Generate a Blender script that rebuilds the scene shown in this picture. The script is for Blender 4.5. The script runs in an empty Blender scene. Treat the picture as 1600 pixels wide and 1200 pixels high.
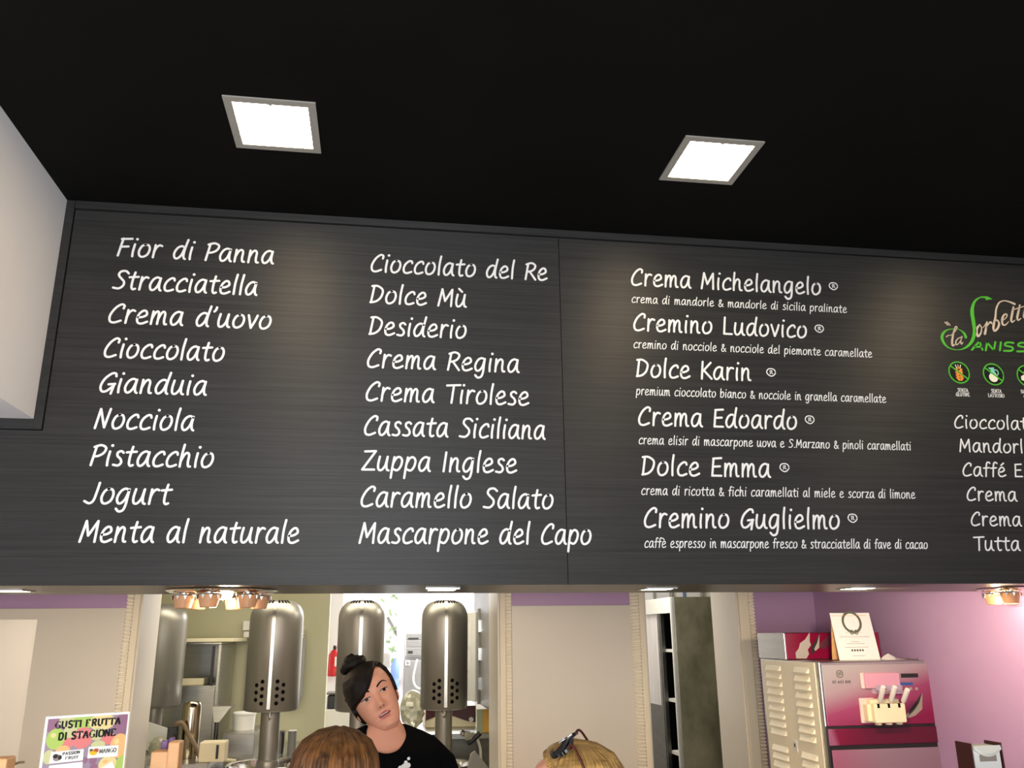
import bpy, bmesh, math, random
from mathutils import Vector, Matrix, Euler
random.seed(7)
PI = math.pi
C = bpy.context.scene.collection
SC = bpy.context.scene

# ------------------------------------------------------------------ camera
EYE = Vector((0.0, 0.0, 1.72))
FPX = 1331.0                                   # focal length in pixels of the 1600x1200 frame
RIGHT = Vector((0.98856, -0.15050, -0.01042))
UP = Vector((-0.03273, -0.28139, 0.95904))
FWD = Vector((0.14727, 0.94772, 0.28310))
cam_data = bpy.data.cameras.new('camera')
cam_data.sensor_width = 36.0
cam_data.lens = 36.0 * FPX / 1600.0
cam_data.clip_start = 0.05
cam = bpy.data.objects.new('camera', cam_data)
C.objects.link(cam)
cam.matrix_world = Matrix(((RIGHT.x, UP.x, -FWD.x, EYE.x), (RIGHT.y, UP.y, -FWD.y, EYE.y),
                           (RIGHT.z, UP.z, -FWD.z, EYE.z), (0, 0, 0, 1)))
SC.camera = cam
SC.view_settings.view_transform = 'Standard'
SC.view_settings.look = 'None'
SC.view_settings.gamma = 1.0
SC.view_settings.exposure = 0.0
SC.view_settings.use_curve_mapping = False

# ------------------------------------------------------------------ world and large lights
world = bpy.data.worlds.new('world'); SC.world = world
world.use_nodes = True
_bg = world.node_tree.nodes['Background']
_bg.inputs[0].default_value = (0.93, 0.97, 1.0, 1)
_bg.inputs[1].default_value = 1.6

def lamp_inside(name, kind, loc, power, color, target=None, angle=90, blend=0.8, radius=0.05):
    l = bpy.data.lights.new(name, kind); l.energy = power; l.color = color; l.shadow_soft_size = radius
    if kind == 'SPOT': l.spot_size = math.radians(angle); l.spot_blend = blend
    o = bpy.data.objects.new(name, l); C.objects.link(o); o.location = loc
    if target is not None: o.rotation_euler = (Vector(target)-Vector(loc)).to_track_quat('-Z', 'Y').to_euler()
    return o
def area(name, loc, size, power, color, rot):
    l = bpy.data.lights.new(name, 'AREA'); l.shape = 'RECTANGLE'
    l.size, l.size_y = size; l.energy = power; l.color = color
    o = bpy.data.objects.new(name, l); C.objects.link(o)
    o.location = loc; o.rotation_euler = rot
    return o
# daylight through the open shop front behind the photographer
area('shopfront_daylight', (-0.15, -1.0, 1.2), (1.7, 1.8), 118, (0.93, 0.96, 1.0), (math.radians(96), 0, math.radians(18)))
area('passage_fill', (2.0, 7.0, 2.8), (0.6, 0.6), 32, (1.0, 0.97, 0.9), (0, 0, 0))  # unseen fill light added to brighten the passage and white fridge frame
# the kitchen's own ceiling light and an added light for the back room's window daylight
area('kitchen_light', (-0.3, 6.25, 2.78), (2.6, 0.9), 46, (1.0, 0.93, 0.78), (0, 0, 0))
area('back_room_light', (1.0, 9.9, 2.8), (1.8, 1.8), 220, (0.97, 0.98, 1.0), (0, 0, 0))

# ------------------------------------------------------------------ surveying: a sight line of the photo meets a plane of the room
def ray(px, py): return RIGHT*((px-800)/FPX) + UP*((600-py)/FPX) + FWD
def P(px, py, Y): d = ray(px, py); return EYE + d*((Y-EYE.y)/d.y)
def PZ(px, py, Z): d = ray(px, py); return EYE + d*((Z-EYE.z)/d.z)
def PX(px, py, X): d = ray(px, py); return EYE + d*((X-EYE.x)/d.x)
def PP(px, py, p0, n): d = ray(px, py); return EYE + d*((p0-EYE).dot(n)/d.dot(n))

# ------------------------------------------------------------------ materials
def srgb(r, g, b):
    f = lambda c: (c/255/12.92) if c <= 10 else (((c/255+0.055)/1.055)**2.4)
    return (f(r), f(g), f(b), 1)
def mat(name, col, rough=0.5, metal=0.0, spec=0.5, noise=None, bump=None, emit=None, trans=0.0, alpha=1.0, sss=0.0, coat=0.0):
    """noise=(scale3, amount): colour wear; bump=(scale3, strength)"""
    m = bpy.data.materials.new(name); m.use_nodes = True
    nt = m.node_tree; b = nt.nodes['Principled BSDF']
    b.inputs['Base Color'].default_value = col if len(col) == 4 else (*col, 1)
    b.inputs['Roughness'].default_value = rough
    b.inputs['Metallic'].default_value = metal
    b.inputs['Specular IOR Level'].default_value = spec
    b.inputs['Transmission Weight'].default_value = trans
    b.inputs['Alpha'].default_value = alpha
    b.inputs['Coat Weight'].default_value = coat
    if sss:
        b.inputs['Subsurface Weight'].default_value = sss
        b.inputs['Subsurface Radius'].default_value = (0.012, 0.005, 0.003)
        b.inputs['Subsurface Scale'].default_value = 0.6
    if emit:
        b.inputs['Emission Color'].default_value = (*emit[0], 1)
        b.inputs['Emission Strength'].default_value = emit[1]
    if noise or bump:
        tc = nt.nodes.new('ShaderNodeTexCoord')
        def ntex(scale3, detail=5):
            mp = nt.nodes.new('ShaderNodeMapping'); mp.inputs['Scale'].default_value = scale3
            nt.links.new(tc.outputs['Object'], mp.inputs['Vector'])
            n = nt.nodes.new('ShaderNodeTexNoise'); n.inputs['Scale'].default_value = 1.0
            n.inputs['Detail'].default_value = detail; n.inputs['Roughness'].default_value = 0.6
            nt.links.new(mp.outputs[0], n.inputs['Vector']); return n
        if noise:
            n = ntex(noise[0]); cr = nt.nodes.new('ShaderNodeValToRGB')
            c = Vector(col[:3]); a = noise[1]
            hi = noise[2] if len(noise) > 2 else tuple(min(1, x*(1+a)) for x in c)
            cr.color_ramp.elements[0].position = 0.3; cr.color_ramp.elements[0].color = (*(c*(1-a)), 1)
            cr.color_ramp.elements[1].position = 0.7; cr.color_ramp.elements[1].color = (*hi[:3], 1)
            nt.links.new(n.outputs['Fac'], cr.inputs[0]); nt.links.new(cr.outputs[0], b.inputs['Base Color'])
        if bump:
            n = ntex(bump[0]); bp = nt.nodes.new('ShaderNodeBump')
            bp.inputs['Strength'].default_value = bump[1]; bp.inputs['Distance'].default_value = 0.004
            nt.links.new(n.outputs['Fac'], bp.inputs['Height']); nt.links.new(bp.outputs[0], b.inputs['Normal'])
    return m

M = {}
M['board'] = mat('dark_brushed_laminate', (0.0255, 0.0245, 0.0238), 0.46, 0, 0.38, noise=((2.2, 40, 130), 0.34), bump=((2.5, 30, 160), 0.22))
M['board_trim'] = mat('dark_laminate_trim', (0.026, 0.0255, 0.025), 0.45, 0, 0.35, noise=((3, 40, 130), 0.3), bump=((2.5, 30, 160), 0.15))
M['gap'] = mat('dark_joint', (0.004, 0.004, 0.004), 0.9, 0, 0.05)
M['soffit'] = mat('brown_soffit_laminate', (0.05, 0.042, 0.032), 0.35, 0, 0.5, noise=((3, 60, 60), 0.25))
M['ceiling'] = mat('black_matt_paint', (0.0045, 0.0042, 0.0037), 0.75, 0, 0.10, noise=((3, 3, 3), 0.15))
M['white_paint'] = mat('white_paint', (0.90, 0.87, 0.88), 0.6, 0, 0.3, noise=((1.5, 1.5, 1.5), 0.03))
M['vinyl'] = mat('white_vinyl_lettering', (0.88, 0.88, 0.88), 0.5, 0, 0.3)
M['vinyl_green'] = mat('green_vinyl', srgb(78, 180, 52), 0.5, 0, 0.3)
M['vinyl_taupe'] = mat('taupe_vinyl', srgb(206, 190, 172), 0.5, 0, 0.3)
M['vinyl_black'] = mat('black_vinyl', (0.008, 0.008, 0.007), 0.5, 0, 0.3)
M['vinyl_orange'] = mat('orange_vinyl', srgb(240, 150, 50), 0.5)
M['vinyl_aqua'] = mat('aqua_vinyl', srgb(130, 205, 185), 0.5)
M['vinyl_cream'] = mat('cream_vinyl', srgb(240, 236, 215), 0.5)
M['lamp_frame'] = mat('grey_lamp_frame', (0.36, 0.34, 0.30), 0.4)
M['lamp_glow'] = mat('lamp_diffuser', (1, 0.95, 0.85), 0.5, emit=((1.0, 0.78, 0.48), 38.0))
M['spot_glow'] = mat('spot_lens', (1, 0.95, 0.85), 0.5, emit=((1.0, 0.80, 0.55), 30.0))
M['chrome'] = mat('chrome', (0.78, 0.76, 0.72), 0.12, 1.0)
M['purple'] = mat('lilac_wall_paint', srgb(182, 148, 186), 0.42, 0, 0.45, noise=((1.2, 1.2, 1.2), 0.05))
M['cream'] = mat('cream_panel', srgb(222, 213, 198), 0.35, 0, 0.45, noise=((0.9, 0.9, 0.9), 0.03))
M['cream_trim'] = mat('cream_carved_trim', srgb(242, 230, 204), 0.5, 0, 0.4, bump=((120, 120, 120), 0.5))
M['bead'] = mat('cream_beads', srgb(252, 242, 220), 0.45)
M['kitchen_wall'] = mat('pale_green_cream_wall', srgb(196, 192, 160), 0.5, 0, 0.4, noise=((1, 1, 1), 0.03))
M['floor'] = mat('grey_floor_tile', srgb(150, 142, 132), 0.4, noise=((2, 2, 2), 0.1))
M['steel'] = mat('brushed_steel', (0.50, 0.49, 0.46), 0.28, 1.0, noise=((4, 4, 60), 0.08))
M['steel_dark'] = mat('dark_steel', (0.17, 0.165, 0.15), 0.35, 1.0, noise=((4, 4, 20), 0.15))
M['machine'] = mat('satin_steel_housing', (0.33, 0.31, 0.27), 0.38, 0.70)
M['machine_seam'] = mat('polished_steel_strip', (0.52, 0.50, 0.45), 0.30, 1.0)
M['canister'] = mat('warm_polished_steel', (0.44, 0.37, 0.26), 0.16, 1.0)
M['louvre_panel'] = mat('cream_enamel_panel', srgb(248, 238, 210), 0.4)
M['hole'] = mat('dark_hole', (0.005, 0.005, 0.005), 0.9, 0, 0.05)
M['black'] = mat('black_plastic', (0.012, 0.012, 0.012), 0.35)
M['rubber'] = mat('taupe_rubber', srgb(120, 100, 72), 0.5)
M['white_plastic'] = mat('white_plastic', (0.82, 0.8, 0.74), 0.35)
M['cream_plastic'] = mat('cream_plastic', srgb(232, 220, 184), 0.4)
M['red'] = mat('red_enamel', srgb(200, 22, 30), 0.3)
M['grey_box'] = mat('grey_enamel', srgb(150, 148, 142), 0.4)
M['grey_dark'] = mat('dark_grey_enamel', srgb(112, 110, 106), 0.4)
M['paper'] = mat('white_paper', (0.86, 0.84, 0.80), 0.6, 0, 0.2)
M['ink'] = mat('dark_ink', (0.02, 0.018, 0.016), 0.7)
M['ink_green'] = mat('grey_green_ink', srgb(92, 92, 74), 0.7)
M['ink_grey'] = mat('grey_ink', srgb(150, 138, 126), 0.7)
M['magenta'] = mat('magenta_print', srgb(146, 12, 64), 0.22, 0, 0.5)
M['pink'] = mat('pink_print', srgb(206, 70, 120), 0.25)
M['blush'] = mat('blush_plastic', srgb(238, 198, 190), 0.35)
M['glass'] = mat('clear_glass', (0.80, 0.81, 0.80), 0.03, alpha=0.05)
M['peach_glass'] = mat('peach_glass', srgb(232, 178, 132), 0.25, trans=0.35)
M['peach_wood'] = mat('peach_board', srgb(226, 170, 116), 0.5, noise=((9, 9, 30), 0.1))
M['violet'] = mat('violet_plastic', srgb(118, 84, 132), 0.4)
M['blue'] = mat('blue_water_plastic', srgb(120, 146, 205), 0.15, trans=0.25)
M['maroon'] = mat('maroon_enamel', srgb(70, 20, 22), 0.3)
M['yellow_card'] = mat('yellow_card', srgb(232, 180, 80), 0.6)
M['bag'] = mat('cloudy_plastic_film', srgb(200, 196, 170), 0.12, trans=0.45, bump=((30, 30, 30), 0.8))
M['leaf'] = mat('green_leaf', srgb(150, 190, 90), 0.5)
M['bark'] = mat('grey_bark', srgb(120, 108, 96), 0.8)
M['skin'] = mat('skin', srgb(216, 152, 124), 0.5, 0, 0.3, sss=0.12)
M['lips'] = mat('lips', srgb(186, 98, 92), 0.4, 0, 0.4)
M['mouth'] = mat('mouth_shade', srgb(70, 26, 24), 0.6)
M['teeth'] = mat('teeth', srgb(226, 214, 200), 0.35)
M['eye_white'] = mat('eye_white', srgb(196, 176, 168), 0.25)
M['iris'] = mat('dark_iris', srgb(46, 28, 22), 0.2)
M['hair_dark'] = mat('black_brown_hair', (0.010, 0.0065, 0.005), 0.55, 0, 0.15, noise=((90, 90, 12), 0.5), bump=((160, 160, 20), 0.5))
M['hair_brown'] = mat('brown_hair', srgb(70, 43, 22), 0.45, 0, 0.3, noise=((70, 70, 9), 0.6, srgb(116, 74, 36)), bump=((160, 160, 14), 0.5))
M['hair_blonde'] = mat('blonde_hair', srgb(126, 90, 46), 0.45, 0, 0.35, noise=((9, 70, 70), 0.45, srgb(186, 146, 84)))
M['tee'] = mat('black_cotton', (0.003, 0.003, 0.0035), 0.95, 0, 0.05)
M['denim'] = mat('dark_denim', srgb(44, 52, 76), 0.8)
M['shirt_olive'] = mat('olive_cotton', srgb(96, 100, 82), 0.85)
M['shirt_white'] = mat('white_cotton', srgb(214, 210, 204), 0.85)
M['sage'] = mat('sage_card', srgb(176, 184, 150), 0.6)
M['lens'] = mat('dark_lens', (0.006, 0.0055, 0.005), 0.12, 0, 0.25)
M['gloss_black'] = mat('glossy_black_acetate', (0.004, 0.004, 0.004), 0.2, 0, 0.3)

# grain of the board runs sideways, so it spreads highlights up and down
for _k in ('board', 'board_trim'):
    _nt = M[_k].node_tree; _b = _nt.nodes['Principled BSDF']
    _b.inputs['Anisotropic'].default_value = 0.72
    _v = _nt.nodes.new('ShaderNodeCombineXYZ'); _v.inputs[2].default_value = 1.0
    _nt.links.new(_v.outputs[0], _b.inputs['Tangent'])

# ------------------------------------------------------------------ mesh builder
def catmull(pts, n=6, closed=False):
    pts = [Vector(p) for p in pts]
    if len(pts) < 3: return pts
    out = []; N = len(pts); segs = N if closed else N-1
    for i in range(segs):
        g = lambda k: pts[k % N] if closed else pts[max(0, min(N-1, k))]
        p0, p1, p2, p3 = g(i-1), g(i), g(i+1), g(i+2)
        for j in range(n):
            t = j/n
            out.append(0.5*((2*p1)+(p2-p0)*t+(2*p0-5*p1+4*p2-p3)*t*t+(3*p1-p0-3*p2+p3)*t**3))
    if not closed: out.append(pts[-1])
    return out

class MB:
    def __init__(s): s.v = []; s.f = []; s.m = []
    def add(s, vs, fs, mi=0):
        o = len(s.v); s.v += [Vector(v) for v in vs]
        s.f += [tuple(o+i for i in f) for f in fs]; s.m += [mi]*len(fs)
        return o
    def add_(s, vs, fs, mi=0): s.add(vs, fs, mi); return s
    def box(s, x0, x1, y0, y1, z0, z1, mi=0):
        s.add([(x, y, z) for z in (z0, z1) for y in (y0, y1) for x in (x0, x1)],
              [(0, 2, 3, 1), (4, 5, 7, 6), (0, 1, 5, 4), (2, 6, 7, 3), (0, 4, 6, 2), (1, 3, 7, 5)], mi); return s
    def obox(s, c, ax, ay, az, mi=0):
        c, ax, ay, az = map(Vector, (c, ax, ay, az))
        s.add([c+ax*i+ay*j+az*k for k in (-1, 1) for j in (-1, 1) for i in (-1, 1)],
              [(0, 2, 3, 1), (4, 5, 7, 6), (0, 1, 5, 4), (2, 6, 7, 3), (0, 4, 6, 2), (1, 3, 7, 5)], mi); return s
    def rings(s, rs, mi=0, cap=True, closed_v=False):
        n = len(rs[0]); o = len(s.v)
        for r in rs: s.v += [Vector(p) for p in r]
        K = len(rs)
        for i in range(K if closed_v else K-1):
            for j in range(n):
                a, b = o+i*n+j, o+i*n+(j+1) % n
                i2 = (i+1) % K
                s.f.append((a, b, o+i2*n+(j+1) % n, o+i2*n+j)); s.m.append(mi)
        if cap and not closed_v:
            s.f.append(tuple(o+j for j in range(n))[::-1]); s.m.append(mi)
            s.f.append(tuple(o+(K-1)*n+j for j in range(n))); s.m.append(mi)
        return s
    def tube(s, pts, r, n=10, mi=0, cap=True):
        pts = [Vector(p) for p in pts]; rs = []
        rad = r if isinstance(r, (list, tuple)) else [r]*len(pts)
        ref = None
        for i, p in enumerate(pts):
            t = (pts[min(i+1, len(pts)-1)]-pts[max(i-1, 0)]).normalized()
            if ref is None: ref = Vector((0, 0, 1)) if abs(t.z) < 0.9 else Vector((0, 1, 0))
            u = (ref - t*ref.dot(t)).normalized(); w = t.cross(u); ref = u
            rs.append([p+(u*math.cos(2*PI*k/n)+w*math.sin(2*PI*k/n))*rad[i] for k in range(n)])
        return s.rings(rs, mi, cap)
    def cyl(s, a, b, r0, r1=None, n=32, mi=0): return s.tube([a, b], [r0, r1 if r1 is not None else r0], n, mi)
    def lathe(s, prof, c, n=48, mi=0, cap=True):
        c = Vector(c)
        return s.rings([[c+Vector((r*math.cos(2*PI*k/n), r*math.sin(2*PI*k/n), z)) for k in range(n)] for r, z in prof], mi, cap)
    def torus(s, c, R, r, n=40, m=10, mi=0, ex=Vector((1, 0, 0)), ey=Vector((0, 1, 0))):
        c = Vector(c); ez = ex.cross(ey)
        return s.rings([[c+(ex*math.cos(2*PI*i/n)+ey*math.sin(2*PI*i/n))*(R+r*math.cos(2*PI*j/m))+ez*r*math.sin(2*PI*j/m) for j in range(m)] for i in range(n)], mi, False, True)
    def prism(s, poly, fn, d0, d1, mi=0):
        """poly: 2-D outline; fn(u, v, d) -> world"""
        n = len(poly)
        s.add([fn(u, v, d) for d in (d0, d1) for u, v in poly],
              [tuple(range(n))[::-1], tuple(range(n, 2*n))]+[(i, (i+1) % n, n+(i+1) % n, n+i) for i in range(n)], mi); return s
    def ribbon(s, pts, w, fn, d0, d1, mi=0, round_caps=True):
        """a flat stroke with rounded ends; pts 2-D, w half width (number or list); fn(u, v, d) -> world"""
        pts = [Vector((p[0], p[1])) for p in pts]
        if len(pts) == 1: pts = [pts[0], pts[0]+Vector((1e-4, 0))]
        ws = list(w) if isinstance(w, (list, tuple)) else [w]*len(pts)
        if len(ws) != len(pts):
            k = len(ws)-1; ws = [ws[min(k-1, int(i/(len(pts)-1)*k))]*(1-(i/(len(pts)-1)*k-min(k-1, int(i/(len(pts)-1)*k)))) + ws[min(k-1, int(i/(len(pts)-1)*k))+1]*(i/(len(pts)-1)*k-min(k-1, int(i/(len(pts)-1)*k))) for i in range(len(pts))]
        T = []
        for i in range(len(pts)):
            t = pts[min(i+1, len(pts)-1)]-pts[max(i-1, 0)]
            T.append(t.normalized() if t.length > 1e-9 else Vector((1, 0)))
        sec = []
        if round_caps:
            for a in (1.0, 0.85, 0.5): sec.append((pts[0]-T[0]*ws[0]*a, T[0], ws[0]*math.sqrt(max(0.004, 1-a*a))))
        for p, t, ww in zip(pts, T, ws): sec.append((p, t, ww))
        if round_caps:
            for a in (0.5, 0.85, 1.0): sec.append((pts[-1]+T[-1]*ws[-1]*a, T[-1], ws[-1]*math.sqrt(max(0.004, 1-a*a))))
        rs = []
        for p, t, ww in sec:
            nn = Vector((-t.y, t.x))*ww
            l, r = p+nn, p-nn
            rs.append([fn(l.x, l.y, d0), fn(l.x, l.y, d1), fn(r.x, r.y, d1), fn(r.x, r.y, d0)])
        return s.rings(rs, mi)
    def disc(s, c, r, fn, d0, d1, mi=0, n=24, ry=None):
        return s.prism([(c[0]+r*math.cos(2*PI*k/n), c[1]+(ry or r)*math.sin(2*PI*k/n)) for k in range(n)], fn, d0, d1, mi)
    def build(s, name, mats, parent=None, smooth=None, bevel=0.0, origin=None, seg=2):
        me = bpy.data.meshes.new(name)
        vs = s.v
        if parent is None:
            if origin is None:
                lo = [min(v[i] for v in vs) for i in range(3)]; hi = [max(v[i] for v in vs) for i in range(3)]
                origin = Vector(((lo[0]+hi[0])/2, (lo[1]+hi[1])/2, lo[2]))
            base = Vector(origin)
        else:
            base = Vector((0, 0, 0)); p = parent
            while p is not None: base += p.location; p = p.parent
        me.from_pydata([v-base for v in vs], [], s.f)
        if not isinstance(mats, (list, tuple)): mats = [mats]
        for m in mats: me.materials.append(m)
        bm = bmesh.new(); bm.from_mesh(me)
        bm.faces.ensure_lookup_table()
        for f, mi in zip(bm.faces, s.m): f.material_index = mi
        bmesh.ops.recalc_face_normals(bm, faces=bm.faces)
        if smooth:
            a = math.radians(smooth)
            for f in bm.faces: f.smooth = True
            for e in bm.edges:
                if len(e.link_faces) == 2 and e.calc_face_angle(0) > a: e.smooth = False
        bm.to_mesh(me); bm.free()
        o = bpy.data.objects.new(name, me); C.objects.link(o)
        if parent is None: o.location = base
        else: o.parent = parent
        if bevel:
            b = o.modifiers.new('bevel', 'BEVEL'); b.width = bevel; b.segments = seg; b.limit_method = 'ANGLE'
            b.angle_limit = math.radians(40); b.harden_normals = False
        return o

def tag(o, label=None, cat=None, group=None, kind=None):
    if label: o['label'] = label
    if cat: o['category'] = cat
    if group: o['group'] = group
    if kind: o['kind'] = kind
    return o
def thing(name, label, cat, loc, group=None):
    o = bpy.data.objects.new(name, None); o.empty_display_size = 0.1; C.objects.link(o)
    o.location = loc
    return tag(o, label, cat, group)
def struct(o, label=None):
    o['kind'] = 'structure'
    if label: o['label'] = label
    return o
def copy_tree(o, parent=None):
    c = o.copy(); C.objects.link(c)
    if parent is not None: c.parent = parent
    for ch in list(o.children): copy_tree(ch, c)
    return c
def rrect(u0, u1, v0, v1, r, n=5):
    out = []
    for cx, cy, a0 in ((u1-r, v1-r, 0), (u0+r, v1-r, 90), (u0+r, v0+r, 180), (u1-r, v0+r, 270)):
        out += [(cx+r*math.cos(math.radians(a0+90*k/n)), cy+r*math.sin(math.radians(a0+90*k/n))) for k in range(n+1)]
    return out

def gradient(name, stops, vec, rough=0.22):
    """printed colour gradient along vec (object space metres)"""
    m = bpy.data.materials.new(name); m.use_nodes = True
    nt = m.node_tree; b = nt.nodes['Principled BSDF']; b.inputs['Roughness'].default_value = rough
    tc = nt.nodes.new('ShaderNodeTexCoord'); dp = nt.nodes.new('ShaderNodeVectorMath'); dp.operation = 'DOT_PRODUCT'
    dp.inputs[1].default_value = vec[:3]
    ad = nt.nodes.new('ShaderNodeMath'); ad.operation = 'ADD'; ad.inputs[1].default_value = vec[3]
    cr = nt.nodes.new('ShaderNodeValToRGB')
    while len(cr.color_ramp.elements) < len(stops): cr.color_ramp.elements.new(0.5)
    for e, (p_, c_) in zip(cr.color_ramp.elements, stops): e.position = p_; e.color = c_
    nt.links.new(tc.outputs['Object'], dp.inputs[0]); nt.links.new(dp.outputs['Value'], ad.inputs[0])
    nt.links.new(ad.outputs[0], cr.inputs[0]); nt.links.new(cr.outputs[0], b.inputs['Base Color'])
    return m

# ================================================================== THE SETTING
D = 3.20                      # plane of the menu board
ZC = 3.354                    # ceiling
ZS = 1.900                    # underside of the board's bulkhead
YS = 3.83                     # back edge of the bulkhead
YW = 5.50; YB = 5.93          # the wall behind the counter, front and kitchen side
XL = -2.6                     # side wall of the shop
cor = P(1278, 1000, YW); XR = cor.x       # corner with the lilac side wall
XBEAM = -1.24; ZBEAM = 2.482

struct(MB().box(XL-0.1, 6.0, -3.2, 14.5, -0.06, 0).build('floor', M['floor']))
struct(MB().box(XL-0.1, 6.0, -3.2, YB, ZC, ZC+0.08).build('ceiling', M['ceiling']))
struct(MB().box(XL-0.12, XL, -3.2, YW, 0, ZC).build('wall_left', M['white_paint']))
struct(MB().box(XR, XR+0.12, 2.0, YS, 0, ZS-0.001).box(XR, XR+0.12, YS, YW, 0, ZC).build('wall_right', M['purple']))
struct(MB().box(5.9, 6.0, -3.2, D, 0, ZC).build('wall_side', M['white_paint']))
# dropped white beam running out from the board along the side wall
struct(MB().box(XL, XBEAM, -3.2, D-0.001, ZBEAM, ZC).build('wall_beam', M['white_paint']))
# bulkhead that carries the menu board
struct(MB().box(XL, 6.0, D, YS, ZS+0.02, ZC).build('wall_bulkhead', M['board_trim']))
struct(MB().box(XL, 6.0, D, YS, ZS, ZS+0.02).build('ceiling_soffit', M['soffit']))

# back wall with two openings
x_at = lambda px, y=1000, Y=YW: P(px, y, Y).x
X0 = x_at(207, 1000); 
XA0, XA1 = P(222, 930, YW).x, P(780, 930, YW).x          # kitchen opening
XB0, XB1 = P(1004.5, 930, YW).x, P(1151, 930, YW).x      # passage
ZO = 2.35
wb = MB()
wb.box(XL, XA0, YW, YB, 0, ZC).box(XA1, XB0, YW, YB, 0, ZC).box(XB1, XR, YW, YB, 0, ZC)
wb.box(XA0, XA1, YW, YB, ZO, ZC).box(XB0, XB1, YW, YB, ZO, ZC)
struct(wb.build('wall_back', M['purple']))
wk = MB().box(-3.2, XA0, YB, YB+0.006, 0, 2.9).box(XA1, XB0, YB, YB+0.006, 0, 2.9).box(XB1, 3.6, YB, YB+0.006, 0, 2.9).box(XA0, XA1, YB, YB+0.006, ZO, 2.9).box(XB0, XB1, YB, YB+0.006, ZO, 2.9)
struct(wk.build('wall_kitchen_front', M['kitchen_wall']))
# cream reveals lining the openings
for i, (x, s) in enumerate(((XA0, 1), (XA1, -1), (XB0, 1), (XB1, -1))):
    struct(MB().box(min(x, x+s*0.012), max(x, x+s*0.012), YW-0.004, YB+0.004, 0, ZO).build('trim_%d' % (i+1), M['cream']))
# carved pilaster trims with a run of beads
def pilaster(k, xo, xi, beadside, bw):
    """flat carved band between xo and xi; beads on the side away from the opening"""
    m = MB().box(min(xo, xi), max(xo, xi), YW-0.022, YW-0.001, 0.0, ZO+0.1)
    o = struct(m.build('trim_%d' % k, M['cream_trim'], bevel=0.004))
    b = MB(); xb = xi if False else xo
    x0, x1 = (xo-bw, xo) if beadside < 0 else (xo, xo+bw)
    b.box(x0, x1, YW-0.003, YW-0.001, 0, ZO+0.1)
    z = 0.75
    while z < 2.1:
        b.tube([(x0+0.002, YW-0.0185, z), (x1-0.002, YW-0.0185, z)], 0.0068, 8)
        z += 0.0207
    b.build('beading', M['bead'], o, smooth=50)
wpx = 4.6/1331*1.0
pilaster(5, P(212, 930, YW).x, XA0, -1, 0.041)
pilaster(6, P(789, 930, YW).x, XA1, 1, 0.038)
pilaster(7, P(996, 930, YW).x, XB0, -1, 0.054)
pilaster(8, P(1166, 930, YW).x, XB1, 1, 0.041)
# cream panels set into the lilac wall
zpan = P(890, 946, YW).z
def wall_panel(x0, x1, label):
    t = MB().box(x0, x1, YW-0.009, YW-0.0005, 0.0, zpan).build('wall_panel', M['cream'], bevel=0.002)
    tag(t, label, 'wall panel', 'cream panels on the lilac wall')
wall_panel(XL+0.01, P(212, 930, YW).x-0.043, 'cream wall panel behind the fruit flavours poster')
wall_panel(P(789, 930, YW).x+0.040, P(996, 930, YW).x-0.056, 'cream wall panel between the kitchen opening and the passage')

# kitchen and the bright room beyond
YK = 8.3696; YF = 11.4783
xk = P(513, 1000, YK).x; xk2 = P(742, 1000, YK).x
struct(MB().box(-3.2, xk, YK, YK+0.12, 0, 2.9).build('wall_kitchen', M['kitchen_wall']))
struct(MB().box(xk2, 3.6, YK, YK+0.12, 0, 2.9).box(xk, xk2, YK, YK+0.12, 2.6, 2.9).build('wall_kitchen_side', M['white_paint']))
struct(MB().box(-3.3, -3.2, YB, YK, 0, 2.9).box(3.6, 3.7, YB, YF, 0, 2.9).build('wall_kitchen_end', M['kitchen_wall']))
struct(MB().box(-3.3, 3.7, YB, YF+0.1, 2.9, 2.98).build('ceiling_kitchen', M['white_paint']))
xw0, xw1 = P(560, 1000, YF).x, P(626, 1000, YF).x
zw0, zw1 = P(600, 1070, YF).z, 2.6
wf = MB().box(-1.4, xw0, YF, YF+0.1, 0, 2.9).box(xw1, 3.7, YF, YF+0.1, 0, 2.9).box(xw0, xw1, YF, YF+0.1, 0, zw0).box(xw0, xw1, YF, YF+0.1, zw1, 2.9)
wf.box(-1.4, -1.3, YK+0.12, YF, 0, 2.9)
struct(wf.build('wall_far', M['white_paint']))
w = MB()
fr = 0.05
w.box(xw0, xw0+fr, YF-0.02, YF+0.06, zw0, zw1).box(xw1-fr, xw1, YF-0.02, YF+0.06, zw0, zw1)
w.box(xw0, xw1, YF-0.02, YF+0.06, zw0, zw0+fr).box(xw0, xw1, YF-0.02, YF+0.06, zw1-fr, zw1)
wo = struct(w.build('window_1', M['white_plastic']))
MB().box(xw0+fr, xw1-fr, YF+0.02, YF+0.026, zw0+fr, zw1-fr).build('pane', M['glass'], wo)

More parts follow.
